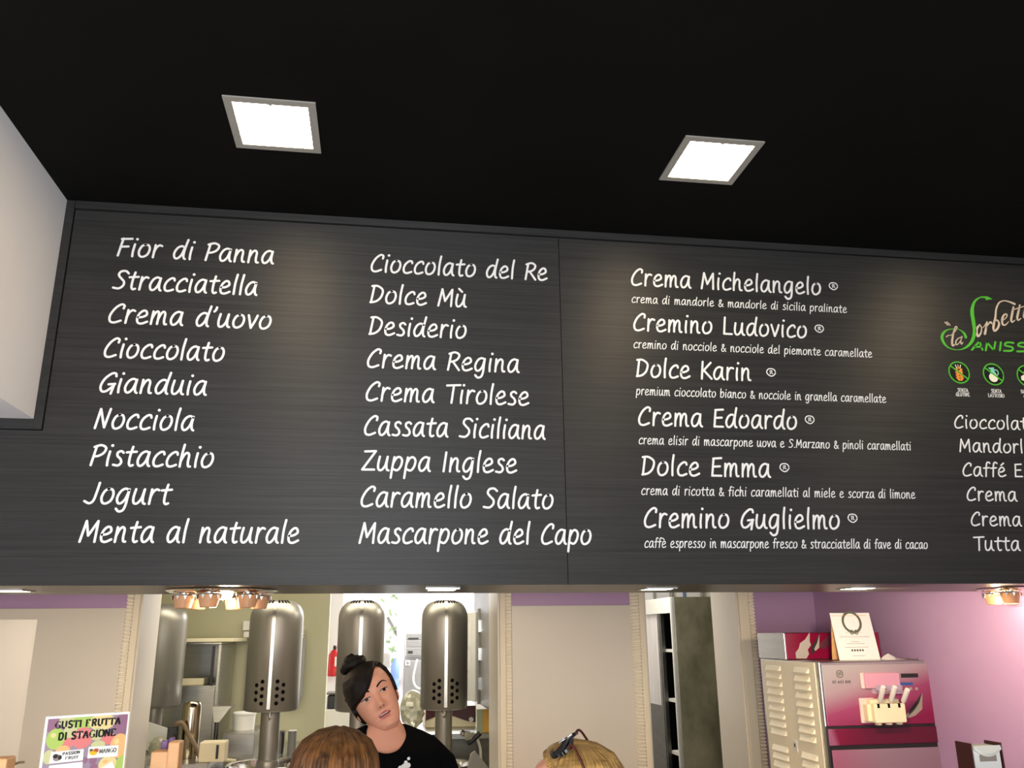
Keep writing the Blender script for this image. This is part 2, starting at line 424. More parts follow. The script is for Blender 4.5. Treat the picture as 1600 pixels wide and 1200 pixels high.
# a tree outside that window
tr = thing('tree', 'green leafed tree outside the window of the back room', 'tree', (0.65, 13.4, 0))
MB().tube(catmull([(0.65, 13.4, 0), (0.5, 13.4, 0.9), (0.62, 13.35, 1.7), (0.55, 13.4, 2.4)]), 0.05, 8).tube([(0.56, 13.4, 1.3), (0.15, 13.3, 2.0)], 0.022, 6).tube([(0.58, 13.4, 1.2), (0.95, 13.2, 1.9)], 0.022, 6).build('trunk', M['bark'], tr, smooth=60)
lf = MB()
for i in range(420):
    a = random.uniform(0, 2*PI); r = abs(random.gauss(0, 0.42))
    c = Vector((0.55+r*math.cos(a), 13.4+0.5*r*math.sin(a), random.uniform(1.1, 2.5)))
    u = Vector((random.gauss(0, 1), random.gauss(0, 1), random.gauss(0, 1))).normalized(); v = u.orthogonal().normalized()
    L = random.uniform(0.04, 0.075)
    nrm = u.cross(v)*0.004
    lf.add([c-u*L, c+v*L*0.45+nrm, c+u*L, c-v*L*0.45+nrm], [(0, 1, 2, 3)])
lf.build('leaves', M['leaf'], tr)

# ================================================================== MENU BOARD
XS = 0.700                    # vertical joint between the two panels
ZT0 = 3.317                   # top of the panels, under the top rail
def panel_obj(name, x0, x1, z0, z1, poly=None):
    return None
bt = 0.012
brd1 = thing('menu_board', 'dark grey brushed menu board with two columns of white flavour names', 'menu board', (-0.3, D, ZS))
mb = MB()
tr0 = XBEAM+0.035
mb.box(tr0, XS-0.0022, D-bt, D-0.0005, ZS, ZT0)
mb.box(XL, tr0, D-bt, D-0.0005, ZS, ZBEAM-0.042)
mb.build('panel', M['board'], brd1)
brd2 = thing('menu_board', 'dark grey menu board with trademarked specials and the green script sorbet logo', 'menu board', (2.0, D, ZS))
MB().box(XS+0.0008, 5.2, D-bt, D-0.0005, ZS, ZT0).build('panel', M['board'], brd2)
# rails round the board
rl = MB().box(tr0-0.002, 5.2, D-0.018, D-0.0005, ZT0+0.006, ZC-0.0005)
struct(rl.build('trim_9', M['board_trim']))
rl = MB().box(XBEAM+0.0005, tr0-0.004, D-0.018, D-0.0005, ZBEAM-0.038, ZC-0.0005).box(XL, XBEAM, D-0.018, D-0.0005, ZBEAM-0.038, ZBEAM-0.0005)
struct(rl.build('trim_10', M['board_trim']))

# ---- a round pen alphabet (x-height 1, capitals 1.37)
BOWL = [(0.74, 0.90), (0.50, 1.0), (0.22, 0.82), (0.05, 0.40), (0.13, 0.06), (0.34, 0.03), (0.58, 0.32), (0.74, 0.88)]
G = {
 'a': (0.95, [BOWL, [(0.75, 0.95), (0.70, 0.45), (0.75, 0.10), (0.86, 0.0)]]),
 'b': (0.9, [[(0.2, 1.52), (0.1, 0.6), (0.08, 0.02)], [(0.09, 0.4), (0.3, 0.88), (0.55, 0.97), (0.73, 0.72), (0.66, 0.28), (0.4, 0.02), (0.1, 0.1)]]),
 'c': (0.80, [[(0.72, 0.82), (0.66, 0.98), (0.45, 0.97), (0.18, 0.72), (0.06, 0.36), (0.14, 0.06), (0.38, 0.0), (0.70, 0.12)]]),
 'd': (0.98, [BOWL, [(0.90, 1.52), (0.76, 0.8), (0.72, 0.35), (0.76, 0.08), (0.86, 0.0)]]),
 'e': (0.86, [[(0.10, 0.46), (0.40, 0.50), (0.66, 0.68), (0.60, 0.93), (0.40, 0.97), (0.17, 0.75), (0.06, 0.38), (0.14, 0.07), (0.40, 0.0), (0.76, 0.16)]]),
 'f': (0.62, [[(0.72, 1.40), (0.58, 1.52), (0.42, 1.42), (0.32, 1.05), (0.24, 0.45), (0.18, -0.02)], [(0.04, 0.86), (0.60, 0.92)]]),
 'g': (0.93, [BOWL, [(0.75, 0.95), (0.70, 0.45), (0.66, -0.05), (0.54, -0.42), (0.28, -0.52), (0.08, -0.34)]]),
 'h': (0.90, [[(0.20, 1.52), (0.10, 0.7), (0.07, 0.0)], [(0.08, 0.35), (0.26, 0.80), (0.46, 0.96), (0.60, 0.80), (0.58, 0.35), (0.63, 0.05), (0.76, 0.02)]]),
 'i': (0.38, [[(0.17, 0.95), (0.11, 0.4), (0.12, 0.0)], [(0.27, 1.36)]]),
 'l': (0.38, [[(0.24, 1.52), (0.14, 0.8), (0.12, 0.0)]]),
 'm': (1.24, [[(0.12, 0.95), (0.07, 0.0)], [(0.08, 0.35), (0.24, 0.80), (0.40, 0.96), (0.51, 0.80), (0.49, 0.02)], [(0.50, 0.35), (0.66, 0.80), (0.82, 0.96), (0.94, 0.80), (0.93, 0.32), (0.98, 0.04), (1.1, 0.02)]]),
 'n': (0.90, [[(0.12, 0.95), (0.07, 0.0)], [(0.08, 0.35), (0.26, 0.80), (0.46, 0.96), (0.60, 0.80), (0.58, 0.32), (0.63, 0.05), (0.76, 0.02)]]),
 'o': (0.90, [[(0.46, 0.98), (0.20, 0.83), (0.05, 0.42), (0.14, 0.07), (0.38, 0.0), (0.66, 0.20), (0.77, 0.60), (0.66, 0.92), (0.40, 0.96)]]),
 'p': (0.88, [[(0.16, 0.95), (0.06, 0.2), (0.0, -0.52)], [(0.10, 0.50), (0.30, 0.88), (0.54, 0.97), (0.73, 0.74), (0.66, 0.30), (0.42, 0.02), (0.10, 0.12)]]),
 'r': (0.66, [[(0.14, 0.97), (0.08, 0.0)], [(0.09, 0.40), (0.22, 0.78), (0.42, 0.97), (0.60, 0.92)]]),
 's': (0.70, [[(0.60, 0.88), (0.44, 0.99), (0.22, 0.88), (0.24, 0.65), (0.46, 0.45), (0.54, 0.20), (0.36, 0.01), (0.04, 0.05)]]),
 't': (0.68, [[(0.38, 1.30), (0.28, 0.7), (0.27, 0.18), (0.38, 0.0), (0.54, 0.05)], [(0.02, 0.91), (0.66, 0.97)]]),
 'u': (0.94, [[(0.14, 0.97), (0.06, 0.42), (0.12, 0.06), (0.34, 0.03), (0.58, 0.36), (0.70, 0.95)], [(0.71, 0.97), (0.66, 0.45), (0.71, 0.08), (0.84, 0.0)]]),
 'v': (0.76, [[(0.06, 0.97), (0.30, 0.02)], [(0.30, 0.02), (0.52, 0.5), (0.68, 0.97)]]),
 'z': (0.74, [[(0.08, 0.95), (0.62, 0.96)], [(0.62, 0.96), (0.04, 0.03)], [(0.04, 0.03), (0.66, 0.03)]]),
 '&': (1.0, [[(0.90, 0.0), (0.55, 0.42), (0.24, 0.92), (0.32, 1.24), (0.52, 1.24), (0.54, 0.98), (0.22, 0.58), (0.07, 0.24), (0.26, 0.0), (0.58, 0.10), (0.86, 0.52)]]),
 '.': (0.34, [[(0.12, 0.03)]]),
 "'": (0.30, [[(0.22, 1.46), (0.17, 1.26), (0.08, 1.14)]]),
 'F': (0.84, [[(0.24, 1.35), (0.06, 0.0)], [(0.14, 1.31), (0.86, 1.37)], [(0.14, 0.70), (0.68, 0.75)]]),
 'S': (0.98, [[(0.98, 1.20), (0.76, 1.37), (0.42, 1.32), (0.30, 1.05), (0.50, 0.80), (0.74, 0.56), (0.74, 0.26), (0.46, 0.02), (0.05, 0.06)]]),
 'C': (1.0, [[(0.90, 1.08), (0.92, 1.30), (0.70, 1.37), (0.34, 1.06), (0.08, 0.52), (0.13, 0.10), (0.42, 0.0), (0.84, 0.16)]]),
 'G': (1.06, [[(0.98, 1.14), (0.92, 1.34), (0.66, 1.33), (0.26, 0.95), (0.06, 0.42), (0.18, 0.06), (0.48, 0.07), (0.86, 0.42)], [(0.56, 0.55), (0.98, 0.60)], [(0.94, 0.58), (0.80, -0.10)]]),
 'N': (1.04, [[(0.24, 1.34), (0.05, 0.0)], [(0.24, 1.34), (0.66, 0.06)], [(0.66, 0.06), (0.90, 1.36)]]),
 'P': (0.90, [[(0.24, 1.30), (0.05, 0.0)], [(0.10, 1.24), (0.52, 1.37), (0.86, 1.20), (0.78, 0.86), (0.46, 0.64), (0.16, 0.60)]]),
 'J': (0.92, [[(0.80, 1.36), (0.70, 0.7), (0.58, 0.18), (0.34, 0.0), (0.02, 0.14)]]),
 'M': (1.26, [[(0.28, 1.34), (0.04, 0.0)], [(0.28, 1.34), (0.54, 0.40)], [(0.54, 0.40), (1.06, 1.34)], [(1.06, 1.34), (1.03, 0.0)]]),
 'D': (1.06, [[(0.24, 1.34), (0.08, 0.02)], [(0.08, 1.32), (0.50, 1.34), (0.90, 1.02), (0.80, 0.46), (0.46, 0.12), (0.04, 0.02)]]),
 'R': (0.98, [[(0.24, 1.30), (0.06, 0.0)], [(0.10, 1.24), (0.52, 1.37), (0.84, 1.18), (0.74, 0.86), (0.46, 0.68), (0.18, 0.62)], [(0.40, 0.64), (0.88, 0.0)]]),
 'Z': (1.0, [[(0.14, 1.32), (0.92, 1.36)], [(0.92, 1.36), (0.04, 0.03)], [(0.04, 0.03), (0.90, 0.04)]]),
 'T': (0.92, [[(0.02, 1.30), (1.02, 1.36)], [(0.54, 1.33), (0.42, 0.0)]]),
 'I': (0.40, [[(0.22, 1.37), (0.10, 0.0)]]),
 'K': (0.94, [[(0.18, 1.37), (0.08, 0.0)], [(0.84, 1.32), (0.14, 0.56)], [(0.28, 0.66), (0.88, 0.02)]]),
 'L': (0.84, [[(0.20, 1.40), (0.09, 0.03)], [(0.09, 0.03), (0.74, 0.03)]]),
 'E': (0.88, [[(0.20, 1.32), (0.07, 0.02)], [(0.18, 1.32), (0.80, 1.37)], [(0.13, 0.70), (0.68, 0.74)], [(0.07, 0.03), (0.76, 0.03)]]),
 ' ': (0.62, []),
 'A': (1.0, [[(0.52, 1.36), (0.02, 0.0)], [(0.52, 1.36), (0.92, 0.0)], [(0.2, 0.46), (0.78, 0.46)]]),
 'O': (1.2, [[(0.6, 1.36), (0.2, 1.1), (0.06, 0.6), (0.25, 0.1), (0.6, 0.0), (0.98, 0.25), (1.1, 0.75), (0.92, 1.2), (0.6, 1.36)]]),
 'U': (1.05, [[(0.1, 1.36), (0.08, 0.5), (0.25, 0.05), (0.55, 0.02), (0.82, 0.4), (0.9, 1.36)]]),
 'B': (0.95, [[(0.14, 1.36), (0.08, 0.0)], [(0.12, 1.34), (0.6, 1.36), (0.74, 1.05), (0.5, 0.76), (0.12, 0.7)], [(0.3, 0.72), (0.74, 0.6), (0.8, 0.25), (0.5, 0.02), (0.08, 0.02)]]),
}
G['ù'] = (0.94, G['u'][1]+[[(0.22, 1.44), (0.48, 1.20)]])
G['è'] = (0.86, G['e'][1]+[[(0.22, 1.44), (0.46, 1.20)]])
G['é'] = (0.86, G['e'][1]+[[(0.40, 1.20), (0.68, 1.44)]])
def text_strokes(txt, rnd=0.0):
    x = 0; out = []
    for ch in txt:
        adv, st = G[ch]
        for s in st:
            pts = s if len(s) < 3 else catmull([(a, b, 0) for a, b in s], 5)
            out.append([(p[0]+x, p[1]) for p in pts])
        x += adv+0.10
    return out
def words_of(txt):
    out = []; x = 0; cur = ''; st = []
    for ch in txt+' ':
        if ch == ' ':
            if st: out.append((cur, st))
            cur = ''; st = []
        else:
            for s in G[ch][1]:
                pts = s if len(s) < 3 else catmull([(a, b, 0) for a, b in s], 5)
                st.append([(p[0]+x, p[1]) for p in pts])
            cur += ch
        x += G[ch][0]+0.10
    return out
def on_board(u, v, d): return Vector((u, D-bt-d, v))
def lettering(txt, p0, p1, h, parent, stroke=0.079, wide=None, m='vinyl', name='lettering', shear=0.05):
    """txt from p0 to p1 (photo marks of its baseline ends), x-height h metres"""
    a = P(p0[0], p0[1], D-bt); st = text_strokes(txt)
    xs = [x for s in st for x, _ in s]
    x0, x1 = min(xs)-stroke, max(xs)+stroke
    if wide is None:
        b = P(p1[0], p1[1], D-bt); sx = (b.x-a.x)/(x1-x0); z = (a.z+b.z)/2
    else: sx = wide; z = a.z
    w = stroke*h; k = 0
    for word, ws in words_of(txt):
        mb = MB()
        for s in ws:
            k += 1
            mb.ribbon([(a.x+(x-x0)*sx+shear*y*h, z+y*h+w) for x, y in s], w if len(s) > 1 else w*1.25, on_board, 0.0, 0.0012+0.00006*(k % 4))
        o = mb.build(name, M[m], parent)
        o['label'] = 'reads ' + word
hh = 0.0535
for t, p0, p1 in (("Fior di Panna", (182, 402), (428, 412.5)), ("Stracciatella", (174.5, 453), (402, 462)), ("Crema d'uovo", (167.5, 507), (423, 513.8)),
                  ("Cioccolato", (160.5, 560.5), (349.5, 564.5)), ("Gianduia", (153.5, 615), (323, 618)), ("Nocciola", (146, 672), (303.5, 673)),
                  ("Pistacchio", (139.5, 729.5), (332.5, 731)), ("Jogurt", (129, 788.8), (267, 789)), ("Menta al naturale", (122, 849.5), (467, 849))):
    lettering(t, p0, p1, hh, brd1)
for t, p0, p1 in (("Cioccolato del Re", (578.5, 425.5), (855.5, 439.5)), ("Dolce Mù", (577, 474.5), (729.5, 481)), ("Desiderio", (575.5, 524.5), (728.5, 529.5)),
                  ("Crema Regina", (572.5, 576), (812, 582.5)), ("Crema Tirolese", (570.5, 628), (827, 634)), ("Cassata Siciliana", (568, 682), (852.5, 686.7)),
                  ("Zuppa Inglese", (564, 737), (808, 739.4)), ("Caramello Salato", (562.5, 794.4), (864.5, 795)), ("Mascarpone del Capo", (560, 851), (924, 851))):
    lettering(t, p0, p1, hh, brd1)
def trademark(px, py, r):
    c = P(px, py, D-bt); mb = MB()
    ring = [(c.x+1.12*r*math.cos(a)*(1+0.05*math.sin(2*a+1)), c.z+r*math.sin(a)*(1+0.06*math.sin(3*a))) for a in [2*PI*k/28 for k in range(29)]]
    mb.ribbon(ring, r*0.13, on_board, 0, 0.0012)
    for s in ([(-0.22, 0.42), (-0.26, -0.42)], [(-0.3, 0.36), (0.1, 0.44), (0.26, 0.2), (0.02, 0.0), (-0.2, -0.02)], [(0.0, 0.0), (0.36, -0.42)]):
        pts = s if len(s) < 3 else [(p.x, p.y) for p in catmull([(a, b, 0) for a, b in s], 4)]
        mb.ribbon([(c.x+x*r, c.z+y*r) for x, y in pts], r*0.11, on_board, 0, 0.0013)
    mb.build('trademark_sign', M['vinyl'], brd2)
hs = 0.0243
rows = (("Crema Michelangelo", (986, 447), (1283.5, 461.5), (1302, 447), "crema di mandorle & mandorle di sicilia pralinate", (987, 473.5), (1323.5, 489)),
        ("Cremino Ludovico", (989.5, 518), (1261.5, 528.8), (1280, 513.4), "cremino di nocciole & nocciole del piemonte caramellate", (990, 544.4), (1363, 558.8)),
        ("Dolce Karin", (993.5, 590.6), (1174, 595.3), (1204.7, 581.6), "premium cioccolato bianco & nocciole in granella caramellate", (993.5, 616.6), (1385, 630.6)),
        ("Crema Edoardo", (997, 666), (1246, 671.6), (1265, 655.6), "crema elisir di mascarpone uova e S.Marzano & pinoli caramellati", (998, 693.4), (1424, 705)),
        ("Dolce Emma", (1002, 743.4), (1205, 747.2), (1225.6, 730.3), "crema di ricotta & fichi caramellati al miele e scorza di limone", (1002, 773), (1430.5, 780)),
        ("Cremino Guglielmo", (1006, 825.3), (1313, 827.8), (1332, 809.4), "caffè espresso in mascarpone fresco & stracciatella di fave di cacao", (1007, 855), (1450, 859)))
for t, p0, p1, tm, sub, q0, q1 in rows:
    lettering(t, p0, p1, hh, brd2)
    trademark(tm[0], tm[1], 0.0165)
    lettering(sub, q0, q1, hs, brd2, stroke=0.073)
h4 = 0.0395; w4 = 0.0455
for t, p0 in (("Cioccolato", (1491.5, 669.6)), ("Mandorla", (1499, 706.7)), ("Caffé Espresso", (1504.5, 744.6)), ("Crema", (1511, 783)), ("Crema", (1517.5, 822.3)), ("Tutta", (1522.5, 861))):
    lettering(t, p0, None, h4, brd2, wide=w4)

# ---- the sorbet logo: pen strokes whose width swells and thins
def zp(x, y): p = P(1440+x/6.0, 440+y/6.0, D-bt); return (p.x, p.z)
def swell(mb, pts, ws, mi=0, lift=0.0012, n=7):
    q = [zp(*p) for p in pts]
    c = catmull([(a, b, 0) for a, b in q], n)
    mb.ribbon([(p.x, p.y) for p in c], [w_/6.0*0.00236*0.5 for w_ in ws], on_board, 0, lift, mi)
lg = MB()
swell(lg, [(655, 165), (610, 150), (545, 150), (492, 195), (472, 280), (485, 380), (495, 470), (470, 560), (410, 620), (340, 640), (260, 625), (210, 580), (190, 525), (205, 480), (250, 450), (330, 442)], [6, 30, 12, 26, 46, 44, 42, 34, 20, 5, 14, 30, 34, 26, 10, 4])
swell(lg, [(330, 442), (372, 462), (400, 490), (412, 520)], [4, 14, 30, 34])
q = [zp(*p) for p in [(600, 176), (662, 163), (598, 142)]]
lg.prism([(a, b) for a, b in q], on_board, 0, 0.0013)
lg.build('logo_initial', M['vinyl_green'], brd2)
lg = MB()
for pts, ws in (([(218, 382), (245, 408)], [12, 12]), ([(236, 378), (265, 408)], [12, 12]),
                ([(232, 518), (250, 505), (290, 505)], [12, 10, 5]), ([(270, 505), (310, 470), (330, 430), (315, 425), (298, 480), (285, 560), (290, 600), (310, 590)], [6, 10, 14, 10, 18, 24, 22, 10]),
                ([(372, 520), (340, 535), (320, 565), (325, 592), (350, 575), (372, 530)], [10, 10, 14, 12, 8, 8]), ([(378, 515), (365, 555), (372, 585), (388, 570)], [14, 16, 14, 6])):
    swell(lg, pts, ws)
lg.build('logo_article', M['vinyl_taupe'], brd2)
lg = MB()
for pts, ws in (([(545, 405), (518, 440), (515, 490), (530, 512), (555, 480), (560, 430), (545, 405)], [18, 24, 30, 26, 16, 12, 12]),
                ([(560, 440), (585, 420), (600, 395)], [6, 8, 10]), ([(612, 380), (605, 430), (592, 490)], [18, 24, 28]), ([(605, 440), (625, 400), (645, 380), (655, 392)], [8, 12, 20, 18]),
                ([(870, 210), (820, 190), (770, 180), (725, 200), (698, 260), (690, 340), (672, 420), (680, 462), (710, 440), (725, 395), (705, 360), (685, 385)], [28, 18, 12, 16, 20, 24, 28, 22, 24, 24, 16, 8]),
                ([(752, 370), (790, 340), (800, 310), (775, 310), (755, 350), (758, 400), (785, 405), (815, 375)], [8, 10, 14, 18, 26, 24, 14, 6]),
                ([(860, 240), (848, 300), (838, 360), (850, 380), (875, 360)], [20, 26, 26, 16, 6]), ([(920, 220), (905, 290), (895, 340), (905, 362), (930, 345)], [18, 24, 26, 18, 6]), ([(845, 268), (900, 250), (960, 232)], [10, 12, 10]),
                ([(985, 205), (968, 270), (958, 325), (970, 345), (995, 325)], [18, 24, 26, 18, 6]),
                ([(1010, 300), (1045, 275), (1050, 245), (1028, 250), (1010, 290), (1015, 330), (1045, 325)], [8, 10, 14, 18, 24, 22, 8])):
    swell(lg, pts, ws)
lg.build('logo_script', M['vinyl_taupe'], brd2)
lg = MB()
for pts in ([(470, 640), (540, 560)], [(540, 560), (570, 640)], [(500, 612), (560, 612)], [(600, 645), (612, 570)], [(612, 570), (675, 645)], [(675, 645), (690, 568)], [(732, 645), (742, 570)],
            [(858, 575), (800, 572), (780, 598), (850, 618), (840, 648), (770, 650)], [(985, 578), (925, 575), (905, 602), (975, 622), (965, 652), (895, 655)]):
    swell(lg, pts, [22, 22], lift=0.0014)
lg.build('logo_name', M['vinyl_green'], brd2)
# three crossed-out ingredient badges
def badge(cx, cy, paint):
    r = 0.0475; c = zp(cx, cy)
    cc = Vector((c[0], c[1]))
    mb = MB()
    mb.disc(cc, r, on_board, 0, 0.0008, 0, 40)
    mb.ribbon([(cc.x+r*math.cos(2*PI*k/40), cc.y+r*math.sin(2*PI*k/40)) for k in range(41)], 0.0028, on_board, 0, 0.0014, 1)
    paint(mb, cc, r)
    mb.ribbon([(cc.x-0.8*r, cc.y+0.62*r), (cc.x+0.8*r, cc.y-0.62*r)], 0.003, on_board, 0, 0.0022, 1)
    mb.build('badge', [M['vinyl_black'], M['vinyl_green'], M['vinyl_orange'], M['vinyl_cream'], M['vinyl_aqua']], brd2)
def wheat(mb, c, r):
    for k in range(4):
        for s in (-1, 1):
            a = (c.x+s*0.16*r, c.y-0.62*r+k*0.26*r)
            mb.ribbon([(a[0]-s*0.06*r, a[1]-0.08*r), (a[0]+s*0.1*r, a[1]+0.12*r)], 0.11*r, on_board, 0, 0.0016, 2)
    mb.ribbon([(c.x, c.y+0.42*r), (c.x, c.y+0.5*r)], 0.1*r, on_board, 0, 0.0016, 2)
    for s in (-1, 0, 1): mb.ribbon([(c.x+s*0.16*r, c.y+0.4*r), (c.x+s*0.26*r, c.y+0.72*r)], 0.035*r, on_board, 0, 0.0016, 3)
def jug(mb, c, r):
    mb.disc((c.x-0.05*r, c.y-0.3*r), 0.44*r, on_board, 0, 0.0015, 3)
    mb.prism([(c.x-0.34*r, c.y+0.02*r), (c.x+0.3*r, c.y+0.02*r), (c.x+0.12*r, c.y+0.4*r), (c.x+0.16*r, c.y+0.66*r), (c.x-0.46*r, c.y+0.62*r), (c.x-0.2*r, c.y+0.4*r)], on_board, 0, 0.0016, 4)
    mb.ribbon([(c.x+0.26*r+0.26*r*math.cos(a), c.y+0.18*r+0.26*r*math.sin(a)) for a in [math.radians(120-k*22) for k in range(11)]], 0.05*r, on_board, 0, 0.0015, 4)
def sugar(mb, c, r):
    for dx, dy in ((-0.35, -0.2), (0.25, -0.3), (0.0, 0.25)):
        mb.prism([(c.x+(dx+a)*r, c.y+(dy+b)*r) for a, b in ((-0.3, -0.2), (0.05, -0.32), (0.34, -0.14), (0.34, 0.16), (0.0, 0.3), (-0.3, 0.14))], on_board, 0, 0.0015+0.0001*dx, 3)
badge(350, 852, wheat); badge(672, 870, jug); badge(988, 886, sugar)
def cap_text(lines, cx, y0, dy, parent):
    for k, t in enumerate(lines):
        c = zp(cx, y0+dy*k); st = text_strokes(t); xs = [x for s in st for x, _ in s]
        s = 0.0112; w = (max(xs)-min(xs))*s*0.84
        mb = MB()
        for q in st: mb.ribbon([(c[0]-w/2+x*s*0.84, c[1]+y*s) for x, y in q], 0.00105, on_board, 0, 0.0013)
        mb.build('caption', M['vinyl'], parent)['label'] = 'reads '+t
cap_text(("SENZA", "GLUTINE"), 386, 1034, 40, brd2)
cap_text(("SENZA", "LATTOSIO"), 700, 1042, 42, brd2)
cap_text(("BASSO INDICE", "GLICEMICO"), 1038, 1050, 42, brd2)

# ================================================================== LIGHTS OF THE SHOP
def ceiling_lamp(x0, x1, y0, y1, label):
    t = thing('ceiling_lamp', label, 'ceiling lamp', ((x0+x1)/2, (y0+y1)/2, ZC), 'square panel lamps in the black ceiling')
    f = 0.026; z0, z1 = ZC-0.006, ZC-0.0003
    m = MB().box(x0, x0+f, y0, y1, z0, z1).box(x1-f, x1, y0, y1, z0, z1).box(x0+f, x1-f, y0, y0+f, z0, z1).box(x0+f, x1-f, y1-f, y1, z0, z1)
    m.box((x0+x1)/2-0.005, (x0+x1)/2+0.005, y0+f, y0+f+0.006, z0, z1)
    m.build('frame', M['lamp_frame'], t)
    MB().box(x0+f, x1-f, y0+f, y1-f, z0+0.003, z1).build('diffuser', M['lamp_glow'], t)
ceiling_lamp(-0.535, -0.248, 2.41, 2.706, 'square glowing ceiling lamp over the plain flavour columns')
ceiling_lamp(0.988, 1.274, 2.43, 2.722, 'square glowing ceiling lamp over the trademarked specials')
ceiling_lamp(2.505, 2.79, 2.43, 2.722, 'square glowing ceiling lamp over the sorbet logo by the lilac side wall')
def downlight(px, label, power=50, aim=(0, 1.1, 0.9)):
    c = PZ(px, 921.5, ZS-0.003); h = 0.066
    y = 3.47
    t = thing('downlight', label, 'downlight', (c.x, y, ZS), 'square downlights under the menu board')
    z0, z1 = ZS-0.005, ZS-0.0003; f = 0.014
    m = MB().box(c.x-h, c.x-h+f, y-h, y+h, z0, z1).box(c.x+h-f, c.x+h, y-h, y+h, z0, z1).box(c.x-h+f, c.x+h-f, y-h, y-h+f, z0, z1).box(c.x-h+f, c.x+h-f, y+h-f, y+h, z0, z1)
    m.build('frame', M['chrome'], t)
    MB().box(c.x-h+f, c.x+h-f, y-h+f, y+h-f, z0+0.002, z1).build('lens', M['spot_glow'], t)
    lamp_inside('downlight_beam', 'SPOT', (c.x, y, ZS-0.012), power, (1.0, 0.78, 0.54), (c.x+aim[0], y+aim[1], aim[2]), 125, 0.9, 0.04)
downlight(2, 'square downlight above the cream panel with the fruit poster', 95)
downlight(690, 'square downlight above the freezer beside the staff woman')
downlight(1020, 'square downlight above the passage to the fridge', 46)
downlight(1320, 'square downlight above the soft serve machine', 78, (1.1, 0.9, 1.3))

def cluster_lamp(cx, cy, label):
    t = thing('cluster_lamp', label, 'ceiling light', (cx, cy, ZS), 'chrome cluster lights under the menu board')
    MB().lathe([(0.0, 0), (0.205, 0), (0.207, -0.004), (0.19, -0.012), (0.07, -0.016), (0.05, -0.03), (0.012, -0.036), (0, -0.037)], (cx, cy, ZS-0.0005), 48, cap=False).build('base_plate', M['chrome'], t, smooth=35)
    for k in range(6):
        a = 2*PI*k/6+0.35
        bx, by = cx+0.14*math.cos(a), cy+0.14*math.sin(a)
        z = ZS-0.012
        s = MB().lathe([(0.041, 0), (0.038, -0.012), (0.030, -0.046), (0.027, -0.048), (0.0, -0.048)], (bx, by, z-0.010), 24, cap=False).lathe([(0.041, 0), (0.039, 0.001), (0.028, -0.044), (0.0, -0.044)], (bx, by, z-0.010), 24, cap=False)
        cup = s.build('glass_cup', M['peach_glass'], t, smooth=40)
        h = MB().lathe([(0.0, 0.004), (0.016, 0.004), (0.016, -0.012), (0.0, -0.012)], (bx, by, z), 16, cap=False)
        h.torus((bx, by, z-0.010), 0.042, 0.003, 28, 6)
        for q in range(10):
            b = 2*PI*q/10
            p = Vector((bx+0.043*math.cos(b), by+0.043*math.sin(b), z-0.012)); tt = Vector((-math.sin(b), math.cos(b), 0))*0.006; nn = Vector((math.cos(b), math.sin(b), 0))*0.0015
            h.add([p-tt-nn, p+tt-nn, p+Vector((0, 0, -0.016))-nn, p-tt+nn, p+tt+nn, p+Vector((0, 0, -0.016))+nn], [(0, 2, 1), (3, 4, 5), (0, 1, 4, 3), (1, 2, 5, 4), (2, 0, 3, 5)])
        h.build('holder', M['chrome'], t, smooth=40)
    return t
c1 = PZ(356, 924, ZS)
cl = cluster_lamp(c1.x, 3.50, 'chrome cluster light with peach glass cups above the kitchen opening')
c2 = PZ(1569, 921, ZS)
cl2 = copy_tree(cl); cl2.location = (c2.x, 3.50, ZS)
for c_ in (c1, c2): lamp_inside('cluster_bulbs', 'POINT', (c_.x if c_ is c1 else c_.x-0.10, 3.52, ZS-0.075), 5 if c_ is c1 else 2.4, (1.0, 0.76, 0.5), radius=0.05)
tag(cl2, 'chrome cluster light with peach glass cups above the lilac side wall')

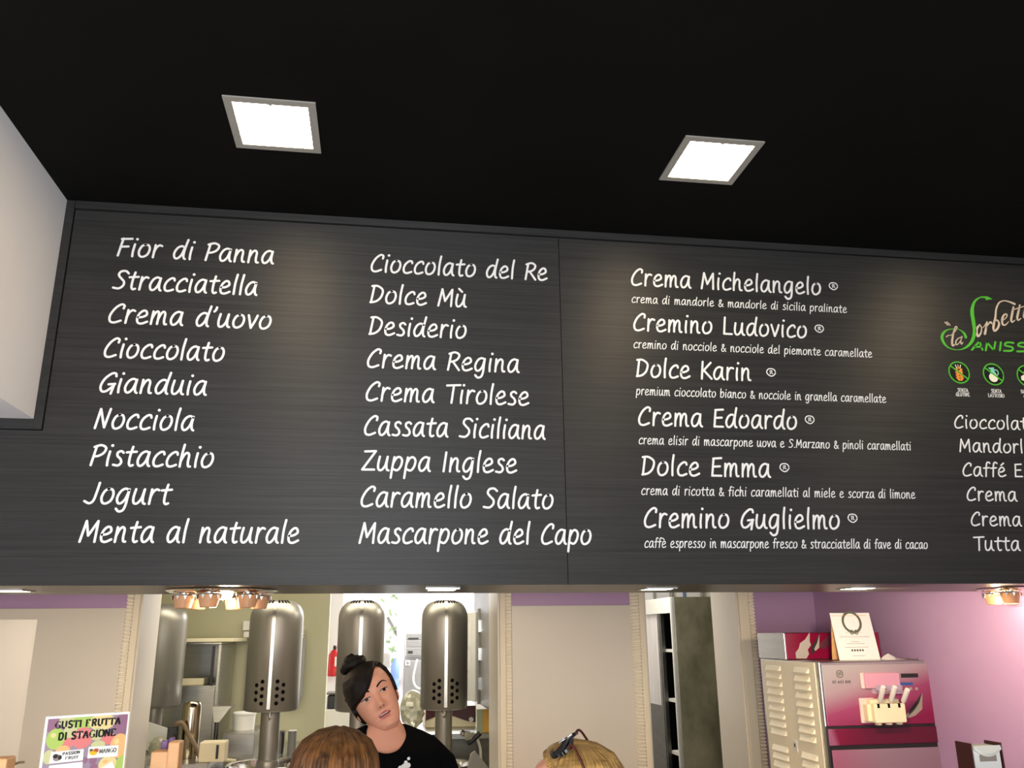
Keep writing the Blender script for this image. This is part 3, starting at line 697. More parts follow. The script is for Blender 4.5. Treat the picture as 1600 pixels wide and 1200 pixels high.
# ================================================================== KITCHEN
def freezer(px0, px1, Y, label, ptop=938, pbot=1117):
    a, b = P(px0, 1040, Y), P(px1, 1040, Y)
    cx = (a.x+b.x)/2; R = (b.x-a.x)/2*0.985
    zt = P((px0+px1)/2, ptop, Y-R*0.4).z; zb = P((px0+px1)/2, pbot-3, Y-R).z
    t = thing('batch_freezer', label, 'ice cream machine', (cx, Y, 0), 'upright batch freezers in the kitchen')
    H = zt-zb; dome = 0.125
    prof = [(0, zb), (R-0.03, zb), (R-0.012, zb+0.004), (R, zb+0.02), (R, zt-dome-0.03)]
    for k in range(9):
        q = k/8*PI/2; prof.append((R*(0.42+0.58*math.cos(q)), zt-dome+dome*math.sin(q)))
    prof.append((0, zt+0.002))
    hd = MB().lathe(prof, (cx, Y, 0), 72, cap=False).build('housing', M['machine'], t, smooth=40)
    # polished strip that runs over the dome and down the front
    st = MB(); pts = []
    for k in range(9):
        q = (8-k)/8*PI/2; pts.append((R*(0.42+0.58*math.cos(q)), zt-dome+dome*math.sin(q)))
    pts += [(R, zt-dome-0.03), (R, zt-dome-0.2), (R, zb+0.02)]
    w = 0.011
    rs = [[(cx-w, Y-r+0.004, z), (cx-w, Y-r-0.004, z+0.003), (cx+w, Y-r-0.004, z+0.003), (cx+w, Y-r+0.004, z)] for r, z in pts]
    st.rings(rs); st.box(cx-w, cx+w, Y-R-0.007, Y-R+0.002, zt-dome-0.075, zt-dome-0.035)
    st.build('front_strip', M['machine_seam'], t, smooth=30)
    # breathing holes
    def hole(ang, z, r=0.0135):
        d = Vector((math.sin(ang), -math.cos(ang), 0)); c = Vector((cx, Y, z))
        MB().cyl(c+d*(R-0.002), c+d*(R+0.0012), r, n=16).build('breathing_hole', M['hole'], hd, smooth=40)
    for s in (-1, 1):
        for k in range(4): hole(s*0.27, zb+0.060+k*0.047)
        for k in range(3): hole(s*0.50, zb+0.084+k*0.047)
    for k in range(9):
        if k == 4: continue
        ang = -0.72+k*0.18
        for j in range(3):
            q = math.radians(60+j*7); r = R*(0.42+0.58*math.cos(q)); z = zt-dome+dome*math.sin(q)
            d = Vector((math.sin(ang), -math.cos(ang), 0)); c = Vector((cx, Y, z+0.001))+d*r
            n = (d*0.5+Vector((0, 0, 1))).normalized()
            MB().cyl(c-n*0.002, c+n*0.0015, 0.0068, n=10).build('breathing_hole', M['hole'], hd, smooth=40)
    # mixing column, catch, basin and cabinet
    zc = P((px0+px1)/2, 1195, Y-R).z
    MB().cyl((cx, Y, zc-0.05), (cx, Y, zb+0.002), R*0.36, n=40).lathe([(R*0.40, zc-0.04), (R*0.40, zc+0.0), (R*0.37, zc+0.01)], (cx, Y, 0), 40).build('column', M['machine'], t, smooth=40)
    MB().tube(catmull([(cx-0.011, Y-R*0.365, zb-0.004), (cx-0.012, Y-R*0.40, zb-0.03), (cx, Y-R*0.42, zb-0.052), (cx+0.012, Y-R*0.40, zb-0.03), (cx+0.011, Y-R*0.365, zb-0.004)]), 0.005, 8).build('catch', M['chrome'], t, smooth=40)
    br = R*1.45
    MB().lathe([(0, 0.66), (br-0.02, 0.66), (br-0.02, zc-0.03), (br, zc-0.028), (br+0.008, zc-0.02), (br, zc-0.012), (br-0.03, zc-0.014), (br-0.035, zc-0.05), (br-0.05, 0.68), (0, 0.68)], (cx, Y, 0), 56, cap=False).build('basin', M['chrome'], t, smooth=35)
    MB().box(cx-br*0.95, cx+br*0.95, Y-br*0.95, Y+br*0.95, 0.0, 0.665).build('cabinet', M['steel'], t, bevel=0.015)
    return t
f2 = freezer(385, 471, 6.5163, 'upright steel freezer head before the pale kitchen wall, tub of white beside it')
f3 = freezer(525, 600, 6.5163, 'upright steel freezer head directly behind the staff woman', 938, 1117)
f4 = freezer(657, 731, 6.5163, 'upright steel freezer head beside the grey hinged cabinet', 938, 1114)
f1 = copy_tree(f2)
q = P(251, 1000, 7.1141); f1.location = (q.x, 7.1141, 0); f1.rotation_euler = (0, 0, math.radians(-80))
tag(f1, 'grey upright freezer half hidden by the carved door post, in front of the steel oven')

# worktop along the kitchen wall
ZW = 0.84
xa = P(250, 1200, 7.1739).x - 0.5
def plain_box(name, m, label, cat, x0, x1, y0, y1, z0, z1, bevel=0.004, **k):
    o = MB().box(x0, x1, y0, y1, z0, z1).build(name, m, bevel=bevel); return tag(o, label, cat, **k)
kw = thing('worktop', 'steel kitchen worktop under the oven and the tall canister', 'worktop', (-1.5, 7.5326, 0))
xk_r = P(478, 1150, 7.5326).x
MB().box(f1.location.x+0.32, xk_r, 6.875, 8.3457, ZW-0.04, ZW).box(-3.1, f1.location.x+0.32, 7.4728, 8.3457, ZW-0.04, ZW).build('top', M['steel'], kw, bevel=0.006)
MB().box(f1.location.x+0.34, xk_r-0.03, 6.9946, 8.3457, 0.0, ZW-0.04).box(-3.1, f1.location.x+0.34, 7.4967, 8.3457, 0.0, ZW-0.04).build('cabinet', M['steel_dark'], kw, bevel=0.004)
fc = thing('worktop', 'low steel worktop with the steel canister on it', 'worktop', (-1.25, 6.337, 0))
xl1 = f2.location.x-0.30
ZL = P(300, 1186, 6.2174).z
MB().box(-2.1, xl1, 5.9783, 6.6957, ZL-0.035, ZL-0.001).build('top', M['steel'], fc, bevel=0.004)
MB().box(-2.1, xl1-0.02, 6.038, 6.6957, 0, ZL-0.035).build('cabinet', M['steel_dark'], fc, bevel=0.004)

# steel oven / chiller with open bay
def pbox(px0, px1, py0, py1, Y): a = P(px0, py1, Y); b = P(px1, py0, Y); return a.x, b.x, a.z, b.z
ov = thing('steel_oven', 'steel oven with an open bay standing against the pale kitchen wall', 'oven', (-1.6, 7.8913, ZW))
x0, x1, z0, z1 = pbox(250, 347, 1003, 1110, 7.5924)
z0 = ZW; x0 -= 0.2
mb = MB().box(x0, x1, 7.5924, 8.3098, z1-0.02, z1).box(x1-0.025, x1, 7.5924, 8.3098, z0, z1-0.02).box(x0, x0+0.02, 7.5924, 8.3098, z0, z1-0.02).box(x0+0.02, x1-0.025, 8.2859, 8.3098, z0, z1-0.02)
mb.build('body', M['steel'], ov, bevel=0.004)
a = P(365, 996, 7.5326)
MB().box(x0-0.03, a.x, 7.5087, 8.3337, z1+0.001, z1+0.03).build('top', M['cream_plastic'], ov, bevel=0.004)
zt = P(300, 1072, 7.5924).z
MB().box(x0+0.02, x1-0.026, 7.6163, 8.2739, zt-0.02, zt).box(x0+0.02, x1-0.026, 7.6043, 7.6283, z0+0.03, zt-0.02).build('shelf', M['steel'], ov, bevel=0.003)
c = P(331, 1035, 7.6043)
MB().box(c.x, c.x+0.02, 7.5745, 7.5924, zt, z1-0.03).build('door_seal', M['black'], ov)
x2, x3, zz0, zz1 = pbox(268, 320, 1063, 1072, 7.712)
tag(MB().box(x2, x3, 7.6761, 8.0109, zt+0.0005, zt+0.055).build('tray', M['cream_plastic'], bevel=0.008), 'white plastic tray inside the open steel oven', 'tray')
xg0, xg1, zg0, zg1 = pbox(362, 400, 995, 1100, 8.25)
plain_box('shadow_sheet', M['steel_dark'], 'dark sheet standing in for the shadow on the wall beside the oven', 'panel', a.x+0.01, xg1, 8.3217, 8.3672, ZW+0.001, zg1-0.01)  # dark sheet added where the wall only lies in shadow

# tall steel canister with hose
x0, x1, z0, z1 = pbox(278, 316, 1095, 1186, 6.2772)
cx = (x0+x1)/2; R = (x1-x0)/2
cn = thing('steel_canister', 'tall polished steel canister with a brown hose on the kitchen worktop', 'canister', (cx, 6.2772, ZL))
MB().lathe([(0, ZL), (R*0.96, ZL), (R, ZL+0.015), (R, z1-0.045), (R*0.94, z1-0.02), (R*0.80, z1-0.006), (R*0.72, z1-0.004), (R*0.70, z1-0.012), (0, z1-0.012)], (cx, 6.2772, 0), 48, cap=False).build('body', M['canister'], cn, smooth=40)
y = 6.2772-R-0.03
pts = [P(272, 1140, y+0.03), P(277, 1131, y), P(286, 1131, y), P(296, 1150, y), P(306, 1168, y), P(311, 1180, y), P(313, 1184, y)]
MB().tube(catmull(pts, 6), 0.014, 12).build('hose', M['rubber'], cn, smooth=50)
g = P(272, 1142, 6.2413)
MB().obox((g.x, 6.2054, g.z-0.02), (0.03, 0, 0), (0, 0.025, 0), (0, 0, 0.05)).cyl((g.x+0.03, 6.1815, g.z-0.01), (g.x+0.03, 6.1337, g.z-0.01), 0.012, n=16).build('valve', M['black'], cn, bevel=0.006)

# white tub, cutting boards, tap, boxes
x0, x1, z0, z1 = pbox(362, 400, 1113, 1141, 7.413)
tb = thing('tub', 'round white tub on the worktop behind the freezer', 'tub', ((x0+x1)/2, 7.413, ZW))
R = (x1-x0)/2
zb0 = P(380, 1140, 7.413).z
plain_box('tray_stand', M['steel'], 'low steel stand under the round white tub', 'stand', x0-0.02, x1+0.04, 7.1141, 7.7717, ZW+0.0005, zb0-0.001)
tb.location.z = zb0
MB().lathe([(0, zb0), (R*0.93, zb0), (R, z1-0.015), (R*1.04, z1-0.012), (R*1.04, z1), (R*0.9, z1+0.008), (0, z1+0.012)], ((x0+x1)/2, 7.413, 0), 40, cap=False).build('body', M['white_plastic'], tb, smooth=35)
x0, x1, z0, z1 = pbox(346, 357, 1145, 1156, 6.9348)
tag(MB().tube(catmull([(x0-0.05, 6.9946, ZW+0.02), (x0, 6.9946, ZW+0.03), (x1+0.06, 6.9946, ZW+0.018)]), [0.012, 0.02, 0.018, 0.015, 0.014, 0.014, 0.014, 0.014, 0.014, 0.014, 0.014, 0.014, 0.014][:13], 10).build('scoop', M['cream_plastic'], smooth=50), 'cream plastic scoop lying on the worktop edge', 'scoop')
x0, x1, z0, z1 = pbox(312, 354, 1158, 1183, 6.0739)
bx = thing('ice_box', 'cream open box with a knife slot beside the canister', 'box', ((x0+x1)/2, 6.0978, ZL))
MB().box(x0, x1, 6.0261, 6.1696, ZL, z1).build('body', M['cream_plastic'], bx, bevel=0.006)
MB().box(x0+0.105, x0+0.12, 6.0189, 6.0249, ZL+0.02, z1-0.015).build('slot', M['black'], bx)
x0, x1, z0, z1 = pbox(226, 262, 1142, 1178, 6.2174)
bg = MB()
N = 14
def crumple(mb, c, rx, ry, rz, seed, n=18, m=12, amp=0.22, mi=0):
    rnd = random.Random(seed); rs = []
    for i in range(m+1):
        t = -PI/2+PI*i/m; r_ = []
        for k in range(n):
            a = 2*PI*k/n; q = 1+rnd.uniform(-amp, amp)*(math.cos(t) if 0 < i < m else 0)
            r_.append(Vector(c)+Vector((rx*math.cos(t)*math.cos(a)*q, ry*math.cos(t)*math.sin(a)*q, rz*math.sin(t))))
        rs.append(r_)
    mb.rings(rs, mi, True)
    return mb
tag(crumple(MB(), ((x0+x1)/2, 6.313, ZL+0.066), (x1-x0)/2, 0.06, 0.066, 3).build('plastic_bag', M['bag'], smooth=25), 'crumpled clear bag of white sheets behind the purple strips', 'bag')
a = P(243, 1150, 6.5163)
tag(MB().obox((a.x, 6.5761, ZL+0.09), (0.09, 0.0, -0.03), (0, 0.004, 0), (0.0, 0.0, 0.088)).build('white_sheet', M['paper']), 'white card leaning behind the crumpled clear bag', 'card')

# pot and roll at the end of the worktop
x0, x1, z0, z1 = pbox(428, 446, 1142, 1186, 7.5326)
tag(MB().lathe([(0, ZW), ((x1-x0)/2, ZW), ((x1-x0)/2, z1-0.01), ((x1-x0)/2+0.006, z1-0.006), ((x1-x0)/2+0.006, z1), (0, z1)], ((x0+x1)/2, 7.5326, 0), 36, cap=False).build('cooking_pot', M['steel_dark'], smooth=40), 'dark steel pot on the worktop behind the freezer column', 'pot')
x0, x1, z0, z1 = pbox(448, 464, 1142, 1186, 7.4728)
pr = thing('paper_roll', 'grey wrapped roll with a white end standing at the worktop end', 'roll', ((x0+x1)/2, 7.4728, ZW))
R = (x1-x0)/2
MB().lathe([(0, ZW), (R, ZW), (R, z1), (0, z1)], ((x0+x1)/2, 7.4728, 0), 36, cap=False).build('wrap', M['grey_dark'], pr, smooth=40)
MB().lathe([(R*0.4, z1+0.0005), (R*0.98, z1+0.0005), (R*0.98, z1+0.006), (R*0.4, z1+0.006)], ((x0+x1)/2, 7.4728, 0), 36, cap=False).build('end', M['white_plastic'], pr, smooth=40)
# wall fittings
x0, x1, z0, z1 = pbox(455, 478, 976, 1098, 8.1902)
R = 0.06; cx = x1-R
cd = thing('cup_dispenser', 'grey tube cup dispenser on the pale wall beside the freezer', 'dispenser', (cx, 8.1902, z0))
MB().lathe([(0, z0), (R*0.7, z0), (R, z0+0.04), (R, z1-0.12), (0, z1-0.12)], (cx, 8.2739, 0), 32, cap=False).box(cx-0.02, cx+0.02, 8.3098, 8.3684, z0+0.1, z1-0.2).build('tube', M['grey_box'], cd, smooth=40)
for k in range(4):
    MB().lathe([(0, 0), (R*0.6, 0), (R*0.8, 0.022), (0, 0.022)], (cx, 8.2739, z1-0.119+k*0.026), 28, cap=False).build('cup', M['white_plastic'], cd, smooth=40)
x0, x1, z0, z1 = pbox(378, 392, 970, 996, 8.3098)
sw = thing('switch_box', 'white switch box on the pale kitchen wall above the shadow sheet', 'switch', ((x0+x1)/2, 8.3337, z0))
MB().box(x0, x1+0.06, 8.3098, 8.3684, z0+(z1-z0)*0.42, z1).build('housing', M['white_plastic'], sw, bevel=0.004)
MB().box(x0+0.01, x1+0.05, 8.3158, 8.3684, z0, z0+(z1-z0)*0.36).build('socket', M['white_plastic'], sw, bevel=0.004)

# ---- bright room beyond
x0, x1, z0, z1 = pbox(512, 527, 1015, 1057, 9.087)
ex = thing('fire_extinguisher', 'red fire extinguisher hanging on the white wall behind the freezer', 'fire extinguisher', ((x0+x1)/2, 9.087, z0))
cx = (x0+x1)/2+0.015; 
struct(MB().box(P(508, 1000, 9.2065).x-0.3, P(534, 1000, 9.2065).x, 9.2065, 9.3022, 0, 2.9).build('wall_stub', M['white_paint']))
MB().lathe([(0, z0), (0.055, z0), (0.066, z0+0.01), (0.066, z0+0.06), (0.062, z0+0.065), (0.056, z1-0.05), (0.03, z1-0.005), (0, z1)], (cx, 9.1228, 0), 32, cap=False).build('body', M['red'], ex, smooth=40)
MB().lathe([(0, z1-0.003), (0.018, z1-0.003), (0.018, z1+0.03), (0, z1+0.03)], (cx, 9.1228, 0), 20, cap=False).obox((cx, 9.087, z1+0.035), (0.01, 0, 0), (0, 0.05, 0), (0, 0, 0.006)).build('valve', M['black'], ex, smooth=40)
MB().obox((cx+0.03, 9.0559, z0+0.14), (0.022, 0.006, 0), (0, 0.0015, 0), (0, 0, 0.045)).build('label_sheet', M['paper'], ex)
x0, x1, z0, z1 = pbox(512, 530, 1080, 1106, 9.0272)
sc = thing('kitchen_scale', 'black kitchen scale on a white shelf below the fire extinguisher', 'scale', ((x0+x1)/2, 8.9674, z0))
MB().box(x0, x1+0.06, 8.8717, 9.1109, z0, z1-0.03).build('body', M['black'], sc, bevel=0.01)
MB().box(x0-0.01, x1+0.07, 8.8478, 9.1348, z1-0.018, z1-0.004).box((x0+x1)/2, (x0+x1)/2+0.06, 8.9674, 9.0272, z1-0.03, z1-0.018).build('pan', M['steel_dark'], sc, bevel=0.004)
plain_box('white_cabinet', M['white_plastic'], 'white cabinet carrying the black kitchen scale', 'cabinet', x0-0.1, x1+0.35, 8.8239, 9.1826, 0, z0-0.001)
# electrical boxes on the far wall
x0, x1, z0, z1 = pbox(632, 668, 988, 1026, 11.4185)
eb = thing('electrical_box', 'grey electrical box with breaker rows on the far white wall', 'electrical box', ((x0+x1)/2, 11.3587, z0))
MB().box(x0, x1, 11.3587, 11.4771, z0, z1).build('housing', M['grey_box'], eb, bevel=0.006)
h_ = z1-z0
for k, (a_, b_) in enumerate(((0.05, 0.36), (0.40, 0.66), (0.70, 0.95))):
    d_ = MB().box(x0+0.02, x1-0.01, 11.3491, 11.3581, z0+h_*a_, z0+h_*b_).build('cover', M['grey_dark'], eb, bevel=0.003)
MB().box(x0+0.04, x0+0.17, 11.342, 11.3485, z0+h_*0.72, z0+h_*0.78).box(x0+0.04, x0+0.1, 11.342, 11.3485, z0+h_*0.14, z0+h_*0.24).build('switch_row', M['black'], eb)
x0, x1, z0, z1 = pbox(629, 672, 1031, 1130, 11.3587)
gp = thing('grey_cupboard', 'tall grey cupboard with a small square lock under the electrical box', 'cupboard', ((x0+x1)/2, 11.2391, 0))
MB().box(x0, x1, 11.1196, 11.4663, 0, z1).build('body', M['grey_dark'], gp, bevel=0.006)
lk = P(637, 1036, 11.1196)
mb = MB().box(lk.x-0.028, lk.x+0.028, 11.1112, 11.119, lk.z-0.03, lk.z+0.03)
lko = mb.build('lock_plate', M['white_plastic'], gp, bevel=0.003)
MB().box(lk.x-0.016, lk.x+0.016, 11.1052, 11.1106, lk.z-0.018, lk.z+0.018).build('lock', M['grey_dark'], lko)
pts = [P(652, 1030, 11), P(649, 1042, 11), P(646, 1058, 11), P(648, 1070, 11), P(656, 1076, 11), P(672, 1076, 11), P(690, 1074, 11.0598)]
tag(MB().tube(catmull(pts, 6), 0.011, 8).build('hose', M['white_plastic'], smooth=50), 'thin white hose looping down the grey cupboard front', 'hose')
x0, x1, z0, z1 = pbox(609, 625, 1029, 1078, 10.2826)
wb_ = thing('water_bottle', 'blue water bottle in the window of the back room', 'bottle', ((x0+x1)/2, 10.2826, z0)); R = (x1-x0)/2
mb = MB().lathe([(0, z0), (R*0.9, z0), (R, z0+0.02), (R, z0+0.11), (R*0.94, z0+0.12), (R, z0+0.13), (R, z1-0.08), (R*0.4, z1-0.02), (R*0.4, z1), (0, z1)], ((x0+x1)/2, 10.2826, 0), 36, cap=False)
mb.build('body', M['blue'], wb_, smooth=40)
plain_box('stand', M['white_plastic'], 'white stand under the blue water bottle', 'stand', x0-0.1, x1+0.03, 10.1033, 10.5217, 0, z0-0.001)
x0, x1, z0, z1 = pbox(592, 611, 1018, 1045, 10.6413)
plain_box('paper_towel_box', M['steel'], 'steel towel box at the window behind the freezer', 'box', x0, x1, 10.5815, 10.7609, z0, z1, 0.012)
plain_box('white_shelf', M['white_plastic'], 'white shelf under the steel towel box', 'shelf', x0-0.2, x1+0.02, 10.5457, 10.8207, 0, z0-0.001)
# striped clear bag on the counter
x0, x1, z0, z1 = pbox(626, 664, 1078, 1142, 7.1739)
tag(crumple(MB(), ((x0+x1)/2, 7.2337, (z0+z1)/2), (x1-x0)/2, 0.11, (z1-z0)/2, 11, 20, 14, 0.2).build('plastic_bag', M['bag'], smooth=22), 'crumpled translucent bag standing between the staff woman and the freezer', 'bag')
rw = thing('worktop', 'steel worktop under the cream mixer and the crumpled bag', 'worktop', (0.7, 7.2935, 0))
zr = z0-0.002
xr1 = P(768, 1150, 7.0543).x
MB().box(x0-0.1, xr1+0.3, 6.875, 8.25, zr-0.04, zr).build('top', M['steel'], rw, bevel=0.004)
MB().box(x0-0.08, xr1+0.3, 6.9946, 8.25, 0, zr-0.04).build('cabinet', M['steel_dark'], rw, bevel=0.004)
# cream and maroon mixer box
x0, x1, z0, z1 = pbox(664, 744, 1102, 1143, 7.3533)
mx = thing('mixer', 'cream machine with a wavy maroon top band on the worktop', 'machine', ((x0+x1)/2, 7.5326, zr))
MB().box(x0, x1, 7.3533, 7.7717, zr, z1).build('body', M['cream_plastic'], mx, bevel=0.008)
fr_ = lambda u, v, d: Vector((u, 7.3527-d, v))
wv = [(x0+0.004, z1-0.002), (x1-0.004, z1-0.002)]
hgt = z1-z0
low = [(x1-0.004-(x1-x0-0.008)*k/16, z1-hgt*(0.52+0.16*math.cos(k/16*PI*1.6))) for k in range(17)]
MB().prism([wv[0]]+[wv[1]]+low, fr_, 0, 0.004).build('band', M['maroon'], mx)
kx = P(736, 1124, 7.3413)
MB().cyl((kx.x, 7.3521, kx.z), (kx.x, 7.3174, kx.z), 0.018, n=24).cyl((kx.x-0.24, 7.3521, kx.z-0.02), (kx.x-0.24, 7.3054, kx.z-0.02), 0.026, n=24).build('knob', M['white_plastic'], mx, smooth=40)
# pre-rinse tap
tp = thing('spray_tap', 'black and chrome spray tap with a white hose beside the freezer', 'tap', (0.55, 6.875, zr))
a, b = P(722, 1141, 6.8152), P(749, 1144, 6.8152); c, d = P(727, 1166, 6.8152), P(735, 1150, 6.8152)
MB().cyl((c.x, 6.8152, zr+0.0), (c.x, 6.8152, d.z), 0.026, 0.02, 20).tube([(c.x, 6.8152, zr), (c.x, 6.8152, zr+0.02)], 0.04, 20).obox((d.x-0.01, 6.8033, d.z), (0.035, 0, 0.004), (0, 0.03, 0), (0, 0, 0.022)).build('body', M['chrome'], tp, smooth=35)
MB().tube([c+Vector((0.015, -0.05, 0.02)), (c+b)*0.5+Vector((0, -0.05, 0)), b+Vector((0, -0.05, 0))], [0.014, 0.018, 0.02], 12).tube([a, Vector((d.x-0.02, 6.7913, d.z+0.01))], [0.008, 0.014], 10).build('lever', M['black'], tp, smooth=40)
pts = [P(742, 1148, 6.7913), P(746, 1156, 6.7913), P(750, 1168, 6.7913), P(751, 1180, 6.7913), P(752, 1200, 6.8152)]
MB().tube(catmull(pts, 6), 0.011, 10).build('hose', M['white_plastic'], tp, smooth=50)
# tall hinged cabinet, its white door swung open behind the freezer
xh = P(748, 1020, 6.863).x; zb_ = P(748, 1100, 6.863).z; zt_ = P(748, 951, 6.863).z
hc = thing('hinged_cabinet', 'grey steel cabinet with a white door open beside the freezer', 'cabinet', (xh+0.05, 6.9348, zb_))
MB().box(xh+0.012, XA1+0.4, 6.863, 7.2935, zb_, 2.2).box(XA1+0.03, XA1+0.4, YB+0.007, 6.863, zb_, 2.2).build('body', M['steel_dark'], hc, bevel=0.004)
MB().box(xh-0.012, xh+0.011, 6.8391, 6.875, zb_, zt_).build('hinge_rail', M['grey_box'], hc, bevel=0.002)
for pz in (978, 1022, 1068):
    zz = P(748, pz, 6.8391).z
    hg = MB().box(xh-0.008, xh+0.030, 6.8176, 6.8379, zz-0.045, zz+0.045).cyl((xh+0.012, 6.8176, zz-0.05), (xh+0.012, 6.8176, zz+0.05), 0.008, n=12).build('hinge', M['chrome'], hc, smooth=40)
dr = MB(); dx0 = xh-0.015
p_a, p_b = Vector((dx0, 6.8989, 0)), Vector((dx0-0.25, 7.3174, 0))
tv = (p_b-p_a); nv = Vector((-tv.y, tv.x, 0)).normalized()*0.01
dr.obox((p_a+p_b)/2+Vector((0, 0, (zb_+zt_)/2-0.005)), tv/2, nv, Vector((0, 0, (zt_-zb_)/2-0.02)))
dro = dr.build('door', M['white_plastic'], hc, bevel=0.004)
for u0, u1, pz0, pz1, mm in ((0.10, 0.42, 975, 1012, 'paper'), (0.20, 0.32, 985, 1010, 'yellow_card'), (0.12, 0.3, 1016, 1048, 'paper'), (0.36, 0.5, 1012, 1052, 'paper')):
    za, zc_ = P(740, pz1, 6.9946).z, P(740, pz0, 6.9946).z
    cpt = p_a+tv*((u0+u1)/2)+Vector((0, 0, (za+zc_)/2))
    side = nv.normalized() if nv.y < 0 else -nv.normalized()
    MB().obox(cpt+side*(0.0115 if mm == 'paper' else 0.0135), tv*((u1-u0)/2), side*0.001, Vector((0, 0, (zc_-za)/2))).build('note', M[mm], dro)
# yellow and green folder, cloth on shelf, grey tray
x0, x1, z0, z1 = pbox(745, 764, 1108, 1143, 6.9109)
fo = thing('folder', 'green and yellow card folder standing beside the spray tap', 'folder', ((x0+x1)/2, 6.9228, zr))
MB().box(x0, (x0+x1)/2, 6.9168, 6.9348, zr, z1).build('green_leaf', M['sage'], fo)
MB().box((x0+x1)/2+0.001, x1, 6.9133, 6.9312, zr, z1).build('yellow_leaf', M['yellow_card'], fo)

# ---- the passage: tall fridge with its dark steel door swung open
A = P(1054, 1000, 7.1739); B = P(1003, 1000, 8.0348); A.z = B.z = 0
tfv = (B-A); tf = tfv.normalized(); nf = Vector((tf.y, -tf.x, 0)); nf = nf if nf.y < 0 else -nf
zf = P(1053, 933, 7.1739).z; LW = tfv.length+0.18
fg = thing('tall_fridge', 'tall white framed black fridge in the passage with its dark steel door swung open', 'fridge', (A+B)/2)
ff = lambda u, v, d: A + tf*u + nf*d + Vector((0, 0, v))
w_ = 0.035
um = 0*(P(1030, 1000, 7.5326)-A).length
um = (PP(1030, 1000, Vector((A.x, A.y, 1.7)), nf)-A).dot(tf)
m = MB().prism([(0, 0), (LW, 0), (LW, zf), (0, zf)], ff, -0.55, -0.53)
m.prism([(0, zf-0.02), (LW, zf-0.02), (LW, zf), (0, zf)], ff, -0.53, -0.001).prism([(0, 0), (w_*0.5, 0), (w_*0.5, zf-0.02), (0, zf-0.02)], ff, -0.53, -0.001).prism([(LW-w_, 0), (LW, 0), (LW, zf-0.02), (LW-w_, zf-0.02)], ff, -0.53, -0.001)
m.build('body', M['black'], fg)
MB().prism([(0, zf-0.13), (LW, zf-0.13), (LW, zf), (0, zf)], ff, 0, 0.02).prism([(0, 0), (w_*0.55, 0), (w_*0.55, zf-0.13), (0, zf-0.13)], ff, 0, 0.02).build('front_frame', M['white_plastic'], fg, bevel=0.003)
for zz in (P(1045, 1017, 7.2935).z, P(1050, 1096, 7.2935).z, P(1052, 1180, 7.2935).z):
    MB().prism([(w_*0.5, zz-0.012), (um-0.05, zz-0.012), (um-0.05, zz+0.012), (w_*0.5, zz+0.012)], ff, -0.52, -0.03).build('shelf', M['white_plastic'], fg)
MB().prism([(um-0.05, 0), (um, 0), (um, zf-0.131), (um-0.05, zf-0.131)], ff, -0.03, 0.012).prism([(um-0.075, 0), (um-0.06, 0), (um-0.06, zf-0.131), (um-0.075, zf-0.131)], ff, -0.03, 0.008).build('mullion', M['steel_dark'], fg, bevel=0.003)
zg = P(1015, 1100, 7.7717).z
MB().prism([(um+0.001, zg), (LW-w_, zg), (LW-w_, zf-0.131), (um+0.001, zf-0.131)], ff, -0.012, 0.0).build('glass_door', mat('painted_glass_reflection', (0.88, 0.80, 0.79), 0.2, 0.0, 0.6, noise=((9, 9, 1.2), 0.25, (0.9, 0.86, 0.86))), fg)  # pinkish white reflection in the glass, painted into the pane's colour
MB().prism([(um+0.001, 0), (LW-w_, 0), (LW-w_, zg-0.001), (um+0.001, zg-0.001)], ff, -0.012, 0.0).build('lower_panel', M['steel_dark'], fg)
d0, d1 = P(1054, 1000, 7.0543), P(1117, 1000, 7.0543)
dd_ = MB().box(d0.x+0.004, d1.x, 7.0304, 7.0783, 0.06, zf-0.004)
dd_.build('door', mat('smoked_steel', (0.30, 0.29, 0.27), 0.32, 0.95, noise=((3, 3, 2.0), 0.45)), fg, bevel=0.004)
# pipes and a blue tag on the wall above it
for px, r_ in ((1051, 0.02), (1099, 0.018), (1024, 0.012)):
    q = P(px, 930, 8.2859)
    tag(MB().cyl((q.x, 8.3217, 1.2), (q.x, 8.3217, 2.85), r_, n=16).build('pipe', M['grey_box'], smooth=50), {1051: 'grey wall pipe rising behind the fridge frame corner', 1099: 'grey wall pipe rising behind the open fridge door', 1024: 'thin grey wall pipe above the white fridge frame'}[px], 'pipe')
q = P(1070, 928, 8.3457)
tag(MB().box(q.x-0.014, q.x+0.014, 8.3516, 8.3684, q.z-0.03, q.z+0.03).build('wall_tag', M['blue'], bevel=0.002), 'small blue tag on the wall above the open fridge door', 'tag')

# steel hopper before the oven, grey lid by the freezer basin
x0, x1, z0, z1 = pbox(333, 364, 1103, 1128, 7.35)
hp = thing('steel_hopper', 'small steel hopper on a post in front of the oven', 'hopper', ((x0+x1)/2, 7.35, ZW))
hq = lambda z, xa, xb, ya, yb2: [Vector((xa, ya, z)), Vector((xb, ya, z)), Vector((xb, yb2, z)), Vector((xa, yb2, z))]
MB().rings([hq(z0, x0+0.01, x0+0.05, 7.32, 7.36), hq(z1, x0, x1, 7.25, 7.43), hq(z1+0.006, x0-0.004, x1+0.004, 7.246, 7.434)]).build('bowl', M['steel'], hp)
MB().cyl((x0+0.03, 7.34, ZW), (x0+0.03, 7.34, z0+0.005), 0.016, n=16).cyl((x0+0.03, 7.34, ZW), (x0+0.03, 7.34, ZW+0.012), 0.045, n=20).build('post', M['steel_dark'], hp, smooth=40)
q0, q1, q2 = P(742, 1173, 6.1), P(764, 1200, 6.1), P(728, 1200, 6.1)
gl_ = thing('drip_cover', 'pale grey drip cover leaning beside the freezer basin by the carved post', 'cover', ((q0.x+q1.x)/2, 6.1, 0.0))
lid_f = lambda u, v, d: Vector((u, 6.1+d, v))
